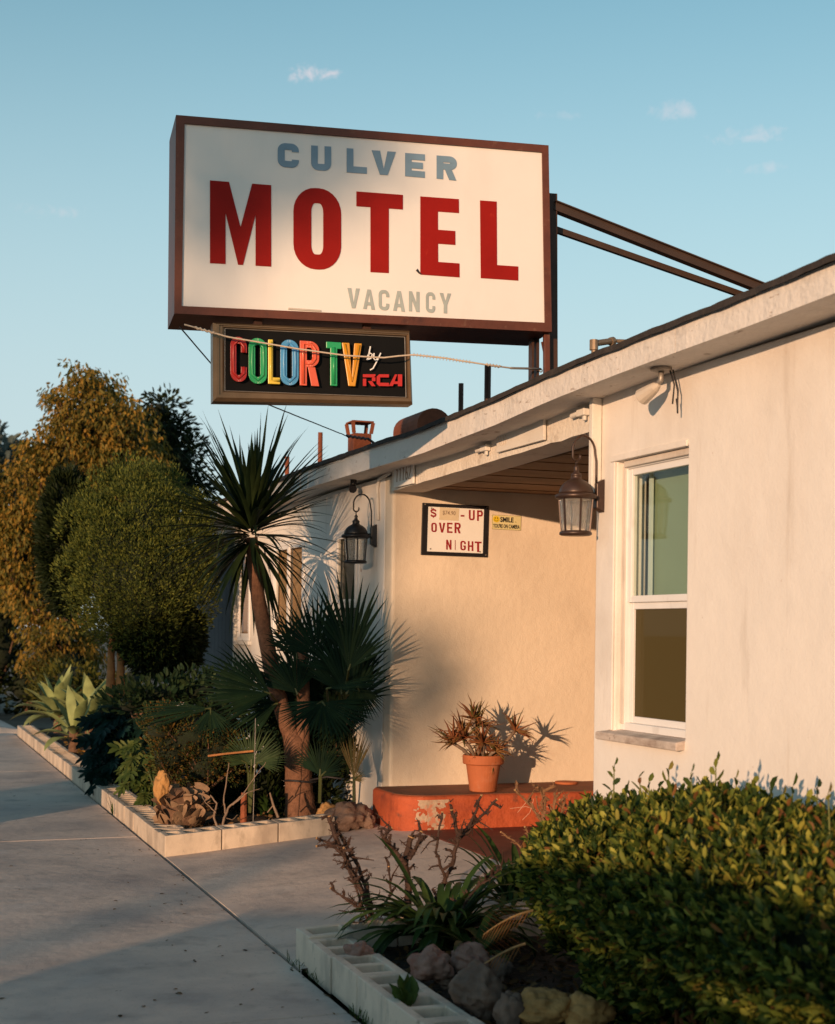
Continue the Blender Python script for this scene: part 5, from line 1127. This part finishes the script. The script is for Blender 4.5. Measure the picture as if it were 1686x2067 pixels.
items += [((700, 1400, d0+.12), (728, 1262, d0+.1), None, 44, (1, .1, -.1), None), ((712, 1420, d0+.05), (765, 1318, d0-.05), None, 40, (1, .1, -.2), None), ((690, 1400, d0+.2), (672, 1270, d0+.25), None, 50, (1, .1, .1), None), ((705, 1440, d0+.1), (755, 1430, d0-.05), None, 46, (.9, .4, 0), None), ((600, 1330, d0+.55), (590, 1225, d0+.6), None, 50, (1, .1, 0), None)]
rs_ = random.Random(5)
for q in range(16):
    a = rs_.uniform(-.2, 3.5); hx = 655+rs_.uniform(-60, 60); hy = 1415+rs_.uniform(-40, 40); L_ = rs_.uniform(95, 135); hd = d0+rs_.uniform(.72, .92)
    tx, ty = min(735, hx+L_*math.cos(a)), hy-L_*math.sin(a)*.9; items.append(((hx, hy, hd), (tx, ty, hd+rs_.uniform(-.1, .05)), None, rs_.uniform(45, 70), (1, rs_.uniform(0, .5), rs_.uniform(-.4, .4)), None))
fanpalm('fan_palm', 'dark fan palm with wide pleated fronds between cordyline and porch corner', on(668, 1600, 'z', .10)+Vector((.05, .1, 0)), items, lf_fan, 3)
fanpalm('fan_palm', 'small young fan palm behind the bare pale twigs', atd(505, 1640, 9.7), [((508, 1545, 9.6), (505, 1462, 9.6), None, 70, (1, .1, 0), None), ((520, 1540, 9.6), (582, 1520, 9.55), None, 40, (.8, .5, 0), None), ((498, 1540, 9.6), (448, 1515, 9.55), None, 35, (.9, .3, 0), None)], LEAF('young_fan_leaf', ((.03, .055, .022), (.05, .08, .028))), 4)
fanpalm('fan_palm', 'little upright fan palm seedling right of the cordyline trunk', atd(646, 1620, 9.5), [((646, 1565, 9.4), (650, 1482, 9.4), None, 62, (1, .1, 0), None), ((650, 1565, 9.4), (690, 1525, 9.35), None, 40, (1, .3, 0), None)], lf_fan, 5)
fanpalm('fan_palm', 'thin yellowing fan palm seedling by the wall near the ledge', atd(715, 1630, 9.35), [((714, 1570, 9.35), (718, 1468, 9.4), None, 24, (1, .1, 0), None), ((714, 1575, 9.35), (735, 1555, 9.3), None, 45, (1, .3, 0), None)], lf_fan_dry, 6)
def scatter(name, label, cat, ells, n, mt, L_, wd, dep, dj, group=None, hang=0, base=None, core_=None, parent=None, clump=60, cl=.16, stem=True, upb=.5, leafname='foliage'):
    """leafy plant given by ellipses (px, py, rx, ry) seen at a distance dep; the leaves fill an ellipsoid of real depth"""
    t = parent or thing(name, label, cat, base if base is not None else atd(ells[0][0], ells[0][1]+ells[0][3], dep), group); nm = NM(); tot = sum(e[2]*e[3] for e in ells); st = MB()
    for e in ells:
        px, py, rx, ry = e[:4]; dd = dep+(e[4] if len(e) > 4 else 0); C_ = np.array(atd(px, py, dd)); sx = rx*dd/FPX; sz = ry*dd/FPX
        nc = max(2, int(n*rx*ry/tot/clump)); d = rdirs(nc)*(RNG.random((nc, 1))**.33)
        cc = C_+d[:, 0:1]*np.array(RV)*sx+d[:, 1:2]*np.array(WV)*dj+d[:, 2:3]*np.array([0, 0, 1.])*sz
        for c in cc:
            k = clump; off = rdirs(k)*(RNG.random((k, 1))**.45)*cl*1.55*np.array([1, 1, .75]); out = nrm(off+(c-C_)*.5+1e-3)
            D = out*(1-hang)+np.array([0, 0, upb*(1-hang)-hang])+rdirs(k)*.35; leaves(nm, c+off, D, L_*(.6+.7*RNG.random(k)), wd*(.7+.6*RNG.random(k)), None, .15, .2)
        if stem:
            for c in cc[::3]: b = Vector(C_)-Vector((0, 0, sz*.9)); st.tube([b, (b+Vector(c))/2+Vector((0, 0, -.05*sz)), Vector(c)], [.012*dep/10, .008*dep/10, .003*dep/10], 5)
    nm.build(leafname, mt, t)
    if stem: st.build('branches', bark, t)
    if core_:
        m = MB()
        for e in ells:
            dd = dep+(e[4] if len(e) > 4 else 0); C_ = atd(e[0], e[1], dd); sx = e[2]*dd/FPX*core_; sz = e[3]*dd/FPX*core_; base_ = len(m.v)
            for j in range(13):
                for i in range(18):
                    a, p = 2*math.pi*i/18, math.pi*j/12; d = Vector((math.sin(p)*math.cos(a), math.sin(p)*math.sin(a), math.cos(p))); k = 1+.3*mnoise.noise(d*2+C_)
                    m.v.append(tuple(C_+(RV*d.x*sx+WV*d.y*dj*core_+Vector((0, 0, d.z*sz)))*k))
            for j in range(12):
                for i in range(18): m.f.append((base_+j*18+i, base_+(j+1)*18+i, base_+(j+1)*18+(i+1) % 18, base_+j*18+(i+1) % 18))
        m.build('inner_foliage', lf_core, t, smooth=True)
    return t
# lobed teal foliage plant hanging over the block border
def lobed(name, label, base, ells, n, mt, L_, dep, dj, lobes=9):
    t = thing(name, label, 'plant', base); nm = NM(); st = MB()
    tot = sum(e[2]*e[3] for e in ells)
    for px, py, rx, ry in ells:
        k = int(n*rx*ry/tot); d = rdirs(k)*(RNG.random((k, 1))**.4); C_ = np.array(atd(px, py, dep))
        c = C_+d[:, 0:1]*np.array(RV)*rx*dep/FPX+d[:, 1:2]*np.array(WV)*dj+d[:, 2:3]*np.array([0, 0, 1.])*ry*dep/FPX
        f = nrm(d*np.array([1, 1, .4])+np.array([-.35, -.55, -.45])+rdirs(k)*.45); up = nrm(np.array([-.4, -.7, .8])+rdirs(k)*.5); s_ = nrm(np.cross(f, up)); LL = L_*(.6+.7*RNG.random(k))
        leaves(nm, c, f, LL, LL*.42, up, .1, .25)
        for q in range(lobes//2):
            a = .35+.27*q
            for sg in (-1, 1): leaves(nm, c+f*(LL*(.12+.19*(lobes//2-1-q)))[:, None], f*math.cos(a)+s_*sg*math.sin(a), LL*(.52-.03*q), LL*.17, up, .1, .2)
        for p in c[::5]: b = Vector(base)+Vector((random.uniform(-.1, .1), random.uniform(-.1, .1), 0)); st.tube([b, (b+Vector(p))/2+Vector((0, 0, .08)), Vector(p)], [.008, .006, .003], 5)
    nm.build('leaves', mt, t); st.build('stems', M('green_stem', (.05, .07, .02), .6), t); return t
lobed('lobed_leaf_plant', 'dark teal plant with big lobed leaves drooping over the block border', on(240, 1600, 'z', .09)+Vector((.25, 0, 0)), [(258, 1500, 56, 76), (245, 1455, 42, 40), (203, 1572, 13, 28), (285, 1470, 40, 60)], 240, lf_teal, .18, 11.9, .28)
lobed('lobed_leaf_plant', 'lighter green lobed plant between the teal plant and palm stump', on(300, 1640, 'z', .09)+Vector((.15, .1, 0)), [(296, 1555, 38, 56), (308, 1590, 20, 44), (290, 1520, 36, 30)], 66, lf_mon, .15, 10.6, .22)
scatter('leafy_shrub', 'deep green broad leaved shrub under the big left palm frond', 'shrub', [(330, 1400, 75, 32), (400, 1395, 60, 26), (270, 1420, 50, 30), (440, 1430, 50, 40)], 1500, LEAF('glossy_dark_leaf', ((.012, .03, .014), (.03, .055, .022), (.05, .075, .03)), .3), .07, .03, 11.4, .35, core_=.55, clump=30, cl=.09)
scatter('fine_leaved_shrub', 'feathery fine leaved shrub turning orange above the palm stump', 'shrub', [(390, 1480, 80, 56), (350, 1520, 60, 62), (420, 1540, 66, 60), (330, 1470, 50, 40), (450, 1500, 40, 50)], 9000, lf_fine, .026, .010, 10.0, .30, core_=.62, clump=70, cl=.055)
scatter('ground_shrub', 'dark low shrub filling the bed beneath the young fan palm', 'shrub', [(530, 1590, 66, 50), (600, 1540, 50, 70), (470, 1560, 40, 50), (660, 1500, 50, 90), (560, 1480, 60, 60), (650, 1590, 34, 50), (470, 1600, 46, 40), (560, 1622, 60, 26), (690, 1500, 40, 70), (430, 1590, 40, 40)], 5200, lf_dark, .07, .022, 10.25, .20, core_=.6, clump=36, cl=.08)
straps('strap_leaved_plant', 'low dark strap leaves at the foot of the cordyline trunk', on(550, 1650, 'z', .09)+Vector((0, .12, 0)), 40, .30, .022, .9)
# palm stump with dry husk scales
c = on(365, 1672, 'z', .08)+Vector((.02, .05, .14)); stp = thing('palm_stump', 'dry palm stump covered in overlapping brown husk scales', 'palm stump', c-Vector((0, 0, .14)))
m = MB(); m.lathe(c, [(.135, -.14), (.148, -.08), (.145, -.01), (.125, .05), (.09, .09), (.05, .11), (.01, .115)], 20); m.build('trunk', bark, stp, smooth=True)
nm = NM(); P, D, U = [], [], []
for j in range(9):
    for i in range(11):
        z = -.125+.027*j; a = 2*math.pi*(i+.5*(j % 2))/11+random.uniform(-.1, .1); r = float(np.interp(z, [-.14, -.08, -.01, .05, .09, .115], [.135, .146, .143, .122, .088, .03]))
        P.append((c.x+r*math.cos(a)*random.uniform(.94, 1.04), c.y+r*math.sin(a), c.z+z+random.uniform(-.012, .012))); D.append((math.cos(a)*random.uniform(.15, .5)-math.sin(a)*random.uniform(-.6, .6), math.sin(a)*.35+math.cos(a)*random.uniform(-.6, .6), random.uniform(.1, .6)*(1 if j < 6 else .4))); U.append((math.cos(a), math.sin(a), .1))
P, D, U = np.array(P), np.array(D), np.array(U)
blades(nm, P, D, .068*(.7+.7*RNG.random(len(P))), .080*(.6+.7*RNG.random(len(P))), 5, -.1+.35*RNG.random(len(P)), lambda t: .85*(1-t**2.2)+.12, -.14, thick=0, side=nrm(np.cross(D, U))); nm.build('husk_scales', husk, stp)
t = thing('bare_shrub', 'small bare pale branching shrub beside the palm stump', 'shrub', on(445, 1678, 'z', .09))
canes(t, [(((446, 1690), (452, 1655), (462, 1630), (490, 1605)), .012, .006, 9.2), (((446, 1690), (432, 1650), (438, 1622), (425, 1605)), .010, .005, 9.2), (((456, 1645), (452, 1615), (460, 1560), (463, 1540)), .007, .003, 9.2), (((470, 1625), (500, 1600), (525, 1592)), .006, .002, 9.2), (((436, 1640), (415, 1620), (405, 1600)), .005, .002, 9.2), (((490, 1605), (510, 1575), (537, 1538)), .005, .002, 9.2), (((452, 1650), (470, 1655), (480, 1645)), .004, .002, 9.2)], bark_pale, thorn=False, cut=False, name='branch')
m = MB(); m.tube(path([(492, 1672), (492, 1630), (493, 1600)], 9.35), [.022, .02, .018], 8); tag(m.build('wooden_stake', M('red_brown_wood', (.24, .07, .03), .85, .3, 20, .5, 60)), 'short reddish wooden stake at the edge of the far bed', 'stake')
m = MB(); m.tube(path([(511, 1668), (514, 1560), (516, 1450)], 9.25), .0025, 5); tag(m.build('wire_rod', grey_metal), 'thin upright metal wire rod in the far bed', 'rod')
m = MB(); m.tube(path([(420, 1526), (460, 1521), (512, 1516)], 9.5), .007, 6); tag(m.build('fallen_twig', bark_warm), 'orange brown dead twig lying across the young fan palm', 'twig')
m = MB(); m.tube(path([(562, 1650), (552, 1625), (545, 1600)], 9.4), [.010, .008, .005], 6); m.tube(path([(552, 1625), (540, 1640)], 9.4), .004, 5); tag(m.build('dead_stem', bark_pale), 'pale dead stem standing left of the cordyline trunk', 'twig')
t = thing('grass_tuft', 'small grass tuft growing out of the block border onto the sidewalk', 'grass', on(227, 1640, 'z', .0)); nm = NM(); c = np.array(on(228, 1645, 'x', ex(10.3)-.01)); blades(nm, np.repeat(c[None], 6, 0), np.array([(-.5, -.6, .2), (-.2, .1, 1), (-.35, 0, .9), (-.1, -.2, 1), (-.6, -.3, .3), (-.2, -.4, .5)]), np.array([.16, .17, .15, .1, .1, .08]), .012, 5, .25, None, .15); nm.build('leaves', lf_strap, t)
# pale agaves
def agave(c, n, L_, label, seed):
    t = thing('agave_plant', label, 'agave', c); nm = NM(); k = np.arange(n); ph = 2.399*k+seed; el = np.radians(80-82*(k/n)**.75)
    D = np.stack([np.cos(el)*np.cos(ph), np.cos(el)*np.sin(ph), np.sin(el)], 1); P = np.array(c)+np.stack([.05*np.cos(ph), .05*np.sin(ph), .22-.12*k/n], 1)
    blades(nm, P, D, L_*(.75+.3*RNG.random(n)), .135*L_/.5, 9, .25+.55*(k/n), lambda t: (.42+1.15*t if t < .5 else 1.0-.0)*(1-max(0, (t-.5)/.5)**1.7)+.01, .22, jit=.01); nm.build('leaves', lf_agave, t, smooth=True)
    m = MB(); m.tube([Vector(c)-Vector((0, 0, .05)), Vector(c)+Vector((0, 0, .22))], [.06, .05], 10); m.build('stem', bark, t); return t
agave(on(118, 1470, 'x', 2.15), 30, .52, 'pale green agave nearest the far end of the block border', .4)
agave(on(182, 1480, 'x', 2.35), 26, .48, 'pale green agave partly behind the teal lobed plant', 2.0)
t = agave(on(150, 1512, 'x', 2.0), 14, .45, 'low pale agave rosette sprawling over the far block border', 4.0)
n = 160; nm = NM(); yy = RNG.uniform(12.5, 17, n); P = np.stack([np.array([ex(q) for q in yy])+.22+RNG.random(n)*.5, yy, np.full(n, .135)], 1); leaves(nm, P, rdirs(n)*np.array([1, 1, .25]), .06, .03)
tag(nm.build('leaf_litter', LEAF('dry_litter', ((.28, .14, .03), (.35, .20, .05), (.16, .08, .03)), .8, .1)), 'dry orange fallen leaves lying under the agaves', 'leaf litter', None, 'stuff')

# ================================================================== ROUND CYPRESS
DT = 13.0
cyp = thing('cypress_tree', 'round clipped cypress tree with dense olive green foliage', 'tree', atd(232, 1480, DT))
C_ = atd(286, 1145, DT); C_ = np.array(C_); rx, ry, rz = .71, .72, .86
SCY = DT/15.6; rx, ry, rz = rx*SCY, ry*SCY, rz*SCY
def cyp_r(d): return np.array([1+.20*mnoise.noise(Vector(q)*2.4)+.10*mnoise.noise(Vector(q)*5) for q in d])
nc = 190; k = np.arange(nc); zf = 1-2*(k+.5)/nc; ph = 2.39996*k; d = nrm(np.stack([np.sqrt(1-zf**2)*np.cos(ph), np.sqrt(1-zf**2)*np.sin(ph), zf], 1)+rdirs(nc)*.07)
def squash(d): q = np.stack([d[:, 0]*rx, d[:, 1]*ry, d[:, 2]*rz], 1); q[:, :2] *= np.where(d[:, 2:3] > .25, 1+.10*(d[:, 2:3]-.25), 1+.12*(d[:, 2:3]-.25)); return q
P0 = C_+squash(d)*(cyp_r(d)*(.76+.25*RNG.random(nc)))[:, None]; nm = NM(); per = 320
cr = (.12+.13*RNG.random(nc))*SCY*1.15
Q = np.repeat(P0, per, 0); dd = np.repeat(d, per, 0); R3 = np.repeat(cr, per)[:, None]
loc = nrm(rdirs(nc*per)+dd*.75+np.array([0, 0, .55])); P = Q+loc*R3*np.array([1, 1, 1.5])*(.6+.4*RNG.random((nc*per, 1)))
leaves(nm, P, nrm(loc+np.array([0, 0, .6])+rdirs(nc*per)*.5), .033*(.6+.7*RNG.random(nc*per)), .0105, None, .1, .1, .5)
nm.build('crown', lf_cyp, cyp)
nm = NM(); C2 = np.array(atd(325, 1285, DT+.05)); d2 = rdirs(1500); P = C2+d2*np.array([.35, .37, .33])*(1+.25*np.array([mnoise.noise(Vector(q)*3) for q in d2]))[:, None]
for k in range(6): leaves(nm, P-d2*.08*RNG.random((1500, 1)), nrm(d2+np.array([0, 0, .2])+rdirs(1500)*.6), .085, .02, None, .1, .1, .5)
C3 = np.array(atd(134, 1095, DT+.35)); d3 = rdirs(1500); P = C3+d3*np.array([.23, .33, .62])*(1+.2*np.array([mnoise.noise(Vector(q)*3) for q in d3]))[:, None]
for k in range(6): leaves(nm, P-d3*.08*RNG.random((1500, 1)), nrm(d3+np.array([0, 0, .3])+rdirs(1500)*.6), .085, .02, None, .1, .1, .5)
nm.build('crown', lf_dark, cyp)
m = MB(); nu, nv = 40, 24
for CC, R3, sh in ((C_, (rx, ry, rz), .78), (C2, (.35, .37, .33), .8), (C3, (.23, .33, .62), .85)):
    b0_ = len(m.v)
    for j in range(nv+1):
        for i in range(nu):
            a, p = 2*math.pi*i/nu, math.pi*j/nv; q = np.array([math.sin(p)*math.cos(a), math.sin(p)*math.sin(a), math.cos(p)]); k = (cyp_r([q])[0] if CC is C_ else 1)*sh; m.v.append(tuple(CC+q*np.array(R3)*k))
    for j in range(nv):
        for i in range(nu): m.f.append((b0_+j*nu+i, b0_+(j+1)*nu+i, b0_+(j+1)*nu+(i+1) % nu, b0_+j*nu+(i+1) % nu))
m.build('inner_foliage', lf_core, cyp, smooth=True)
for (x0, x1) in ((222, 224), (240, 243)):
    m = MB(); m.tube(tpath([atd(x0, 1500, DT), atd(x1, 1400, DT), atd(x1+1, 1320, DT), atd(x1+20, 1200, DT)], 5, .02), [.052-.002*q for q in range(16)], 10, wob=.06); m.build('trunk', bark_warm, cyp, smooth=True)

# ================================================================== BACKGROUND TREES AND SHRUBS
def trunk(t, pts, dep, r0, r1, mt=bark):
    m = MB(); Q = tpath([atd(x, y, dep) for x, y in pts], 5, .05); m.tube(Q, [r0+(r1-r0)*i/(len(Q)-1) for i in range(len(Q))], 9, wob=.06); m.build('trunk', mt, t, smooth=True)
T1 = thing('pepper_tree', 'big olive orange sunlit tree with hanging leaves behind the round cypress', 'tree', atd(120, 1450, 24))
scatter('', '', '', [(190, 850, 92, 88), (150, 940, 105, 100), (255, 880, 78, 70), (60, 1010, 80, 85), (45, 1110, 84, 100), (85, 1200, 62, 70), (125, 1280, 62, 60), (240, 960, 90, 80), (-30, 1050, 70, 130), (170, 1040, 110, 110), (150, 1330, 44, 36), (105, 1325, 52, 46), (178, 780, 34, 34)], 46000, lf_tree, .098, .036, 24.0, 1.3, hang=.72, parent=T1, clump=64, cl=.185, leafname='crown', core_=.42)
trunk(T1, [(120, 1450), (122, 1350), (140, 1200), (165, 1000), (185, 850)], 24, .16, .05)
T2 = thing('dark_tree', 'dark shaded tree crown standing between cypress top and motel roof', 'tree', atd(345, 1300, 27))
scatter('', '', '', [(335, 880, 52, 58), (300, 930, 50, 50), (365, 930, 40, 50), (328, 830, 26, 28), (350, 985, 60, 50), (290, 850, 22, 22), (390, 1000, 30, 40)], 5200, lf_dark, .13, .05, 27.0, .9, hang=.4, parent=T2, clump=34, cl=.19, leafname='crown', core_=.5)
trunk(T2, [(345, 1300), (345, 1100), (338, 900)], 27, .14, .05)
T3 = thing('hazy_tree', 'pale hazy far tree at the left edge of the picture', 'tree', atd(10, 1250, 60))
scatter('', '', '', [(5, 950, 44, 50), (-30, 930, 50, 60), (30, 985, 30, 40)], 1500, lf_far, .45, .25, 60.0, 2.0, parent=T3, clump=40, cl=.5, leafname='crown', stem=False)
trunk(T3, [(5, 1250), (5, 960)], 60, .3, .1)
scatter('dark_hedge', 'tall dark unlit shrubs closing the view at the left edge', 'shrub', [(0, 1310, 64, 90), (-40, 1370, 80, 90), (10, 1245, 50, 70), (55, 1385, 60, 55), (120, 1410, 70, 40)], 3600, lf_dark, .13, .05, 25.6, .7, core_=.5, clump=40, cl=.18)
scatter('yellow_green_shrub', 'yellow green shrub behind the agaves beside the cypress trunk', 'shrub', [(150, 1375, 55, 46), (105, 1390, 36, 38), (195, 1400, 32, 40), (268, 1380, 30, 40)], 1900, LEAF('yellow_green_leaf', ((.07, .07, .012), (.12, .11, .02), (.05, .06, .014))), .07, .03, 18.0, .4, core_=.6, clump=36, cl=.12)
a = on(-25, 1452, 'z', -.02); m = MB(); m.hexa([(1.2, 19.6, -.15), (1.95, 19.3, -.15), (1.95, 19.6, -.15), (1.3, 24, -.15), (1.1, 24, -.15)], [(1.25, 19.8, .12), (1.9, 19.4, .05), (1.9, 19.55, .05), (1.28, 24, .30), (1.12, 24, .30)])
struct(m.build('driveway_kerb', concrete, bevel=.02, recalc=True))

# ================================================================== ACROSS THE STREET AND AT THE KERB (all out of view; trees and bins added for the shade they cast)
E1 = Vector((math.cos(SUN_AZ), -math.sin(SUN_AZ), 0)); E2 = E1.cross(Ld); E2 = E2 if E2.z > 0 else -E2
def sunpt(s_, t_, k): return E1*s_+E2*t_+Ld*k
def shade_tree(label, blobs, k, n, trunk_s):  # unseen tree, crown blobs laid out to shade chosen spots
    c = sunpt(trunk_s, 0, k); c.z = -.15; t = thing('shade_tree', label, 'tree', c, 'unseen trees added for shade'); nm = NM(); mb = MB()
    tot = sum(b[2]*b[3] for b in blobs); top = sunpt(trunk_s, 1.6, k)
    mb.tube(tpath([c, (c+top)/2, top], 4, .1), [.17-.01*q for q in range(9)], 9)
    for s_, t_, rs_, rt, dn in blobs:
        q = int(n*rs_*rt/tot*dn); d = rdirs(q)*RNG.random((q, 1))**.45; C_ = np.array(sunpt(s_, t_, k))
        P = C_+d[:, 0:1]*np.array(E1)*rs_+d[:, 1:2]*np.array(Ld)*(.4+rs_*.6)+d[:, 2:3]*np.array(E2)*rt; leaves(nm, P, rdirs(q), .16, .08)
        mb.tube(tpath([top, (top+Vector(C_))/2+Vector((0, 0, -.1)), Vector(C_)], 3, .08), [.08-.009*j for j in range(7)], 6)
    nm.build('crown', lf_dark, t); mb.build('trunk', bark, t, smooth=True)
shade_tree('unseen tree added across the road to shade the motel sign', [(-3.45, 4.55, .72, .52, .62), (-3.7, 4.1, .42, .30, .6), (-4.15, 2.2, .46, .45, 1.15), (-3.45, 2.0, .28, .50, .36), (-3.55, 1.5, .22, .3, .35), (-4.9, 2.25, .5, .33, .6), (-4.45, 3.42, .85, .20, 1.0), (-4.0, 2.85, .35, .35, .35)], -36, 2300, -3.9)
shade_tree('unseen tree added across the road to shade the cypress foot', [(-6.85, 2.15, .85, .42, 1.2), (-8.3, 2.35, .5, .35, .8)], -34, 1500, -7.6)
shade_tree('unseen tree added across the road to shade the far shrubs', [(-13.4, 2.3, .9, .8, 1.2), (-12.0, 2.2, .8, .7, 1)], -30, 2000, -13.2)
car_paint = M('grey_car_paint', (.16, .17, .18), .3, .05, 3, spec=.6, coat=.6); tyre_mat = M('tyre_rubber', (.02, .02, .02), .8); car_glass = GLASS('car_glass', (.8, .85, .83), .8)
def car(x, yf, yr, ca, cb, roof, label, paint):
    """parked sedan; yf/yr front and rear, ca..cb the cabin, roof = roof height"""
    t = thing('parked_car', label, 'car', (x, (yf+yr)/2, -.145), 'cars parked along the kerb'); w_ = .88; z0 = -.145
    pr = [(yr, z0+.35), (yr+.02, z0+.90), (yr+.25, z0+1.06), (ca-.45, z0+1.10), (cb+.45, z0+1.10), (yf-.3, z0+.92), (yf, z0+.72), (yf, z0+.35)]
    m = MB(); m.hexa([(x-w_, y, z) for y, z in pr], [(x+w_, y, z) for y, z in pr]); m.build('body', paint, t, bevel=.05, seg=3, recalc=True)
    m = MB(); m.hexa([(x-.62, ca, roof-.13), (x+.62, ca, roof-.13), (x+.62, cb, roof-.13), (x-.62, cb, roof-.13)], [(x-.56, ca+.1, roof), (x+.56, ca+.1, roof), (x+.56, cb-.1, roof), (x-.56, cb-.1, roof)]); m.build('roof', paint, t, bevel=.02)
    zb = z0+1.102; m = MB()
    for sx in (-1, 1):
        for (yb, yt) in ((ca-.42, ca+.05), ((ca+cb)/2, (ca+cb)/2), (cb+.42, cb-.05)): m.bar(Vector((x+sx*.80, yb, zb)), Vector((x+sx*.60, yt, roof-.132)), .05, .06, Vector((0, 1, 0)))
    m.build('pillars', paint, t)
    m = MB()
    for sx in (-1, 1):
        m.poly([(x+sx*.80, ca-.38, zb), (x+sx*.80, cb+.38, zb), (x+sx*.61, cb-.06, roof-.135), (x+sx*.61, ca+.06, roof-.135)])
    m.poly([(x-.78, ca-.42, zb), (x+.78, ca-.42, zb), (x+.6, ca+.04, roof-.135), (x-.6, ca+.04, roof-.135)]); m.poly([(x-.78, cb+.42, zb), (x+.78, cb+.42, zb), (x+.6, cb-.04, roof-.135), (x-.6, cb-.04, roof-.135)]); m.build('windows', car_glass, t)
    for sx in (-1, 1):
        for y in (yr+.85, yf-.85):
            m = MB(); c = Vector((x+sx*(w_-.10), y, z0+.32)); m.tube([c-Vector((.1, 0, 0)), c+Vector((.1, 0, 0))], .32, 22); o = m.build('wheel', tyre_mat, t, bevel=.03)
            m = MB(); c = c+Vector((sx*.101, 0, 0)); m.tube([c, c+Vector((sx*.012, 0, 0))], .2, 18); m.build('rim', grey_metal, o)
    for sx in (-1, 1):
        m = MB(); m.box((x+sx*.62-.14, yf-.002, z0+.56), (x+sx*.62+.14, yf+.02, z0+.68)); m.build('headlight', plastic_white, t, bevel=.01)
car(-2.4, 1.7, -3.4, -2.05, -.62, 1.31, 'grey sedan parked at the kerb behind the viewer', car_paint)
def shade_bin(x, y, label):  # added out of view to cast the dark bar across the sidewalk
    t = thing('shade_bin', label, 'bin', (x, y, 0), 'unseen bins added for shade'); g = M('dark_green_plastic', (.012, .035, .022), .5, .1, 6)
    m = MB(); m.hexa([(x-.25, y-.23, .06), (x+.22, y-.23, .06), (x+.22, y+.23, .06), (x-.25, y+.23, .06)], [(x-.34, y-.30, 1.0), (x+.28, y-.30, 1.0), (x+.28, y+.30, 1.0), (x-.34, y+.30, 1.0)]); m.build('body', g, t, bevel=.02)
    m = MB(); m.hexa([(x-.37, y-.32, 1.003), (x+.31, y-.32, 1.003), (x+.31, y+.32, 1.003), (x-.37, y+.32, 1.003)], [(x-.33, y-.27, 1.08), (x+.27, y-.27, 1.06), (x+.27, y+.27, 1.06), (x-.33, y+.27, 1.08)]); m.build('lid', g, t, bevel=.015)
    for sy in (-1, 1):
        m = MB(); m.tube([(x+.26, y+sy*.22, .10), (x+.26, y+sy*.27, .10)], .10, 16); m.build('wheel', tyre_mat, t)
shade_bin(-.65, 9.35, 'unseen green bin added at the kerb to shade the sidewalk, nearer one'); shade_bin(-.65, 10.15, 'unseen green bin added at the kerb to shade the sidewalk, farther one')
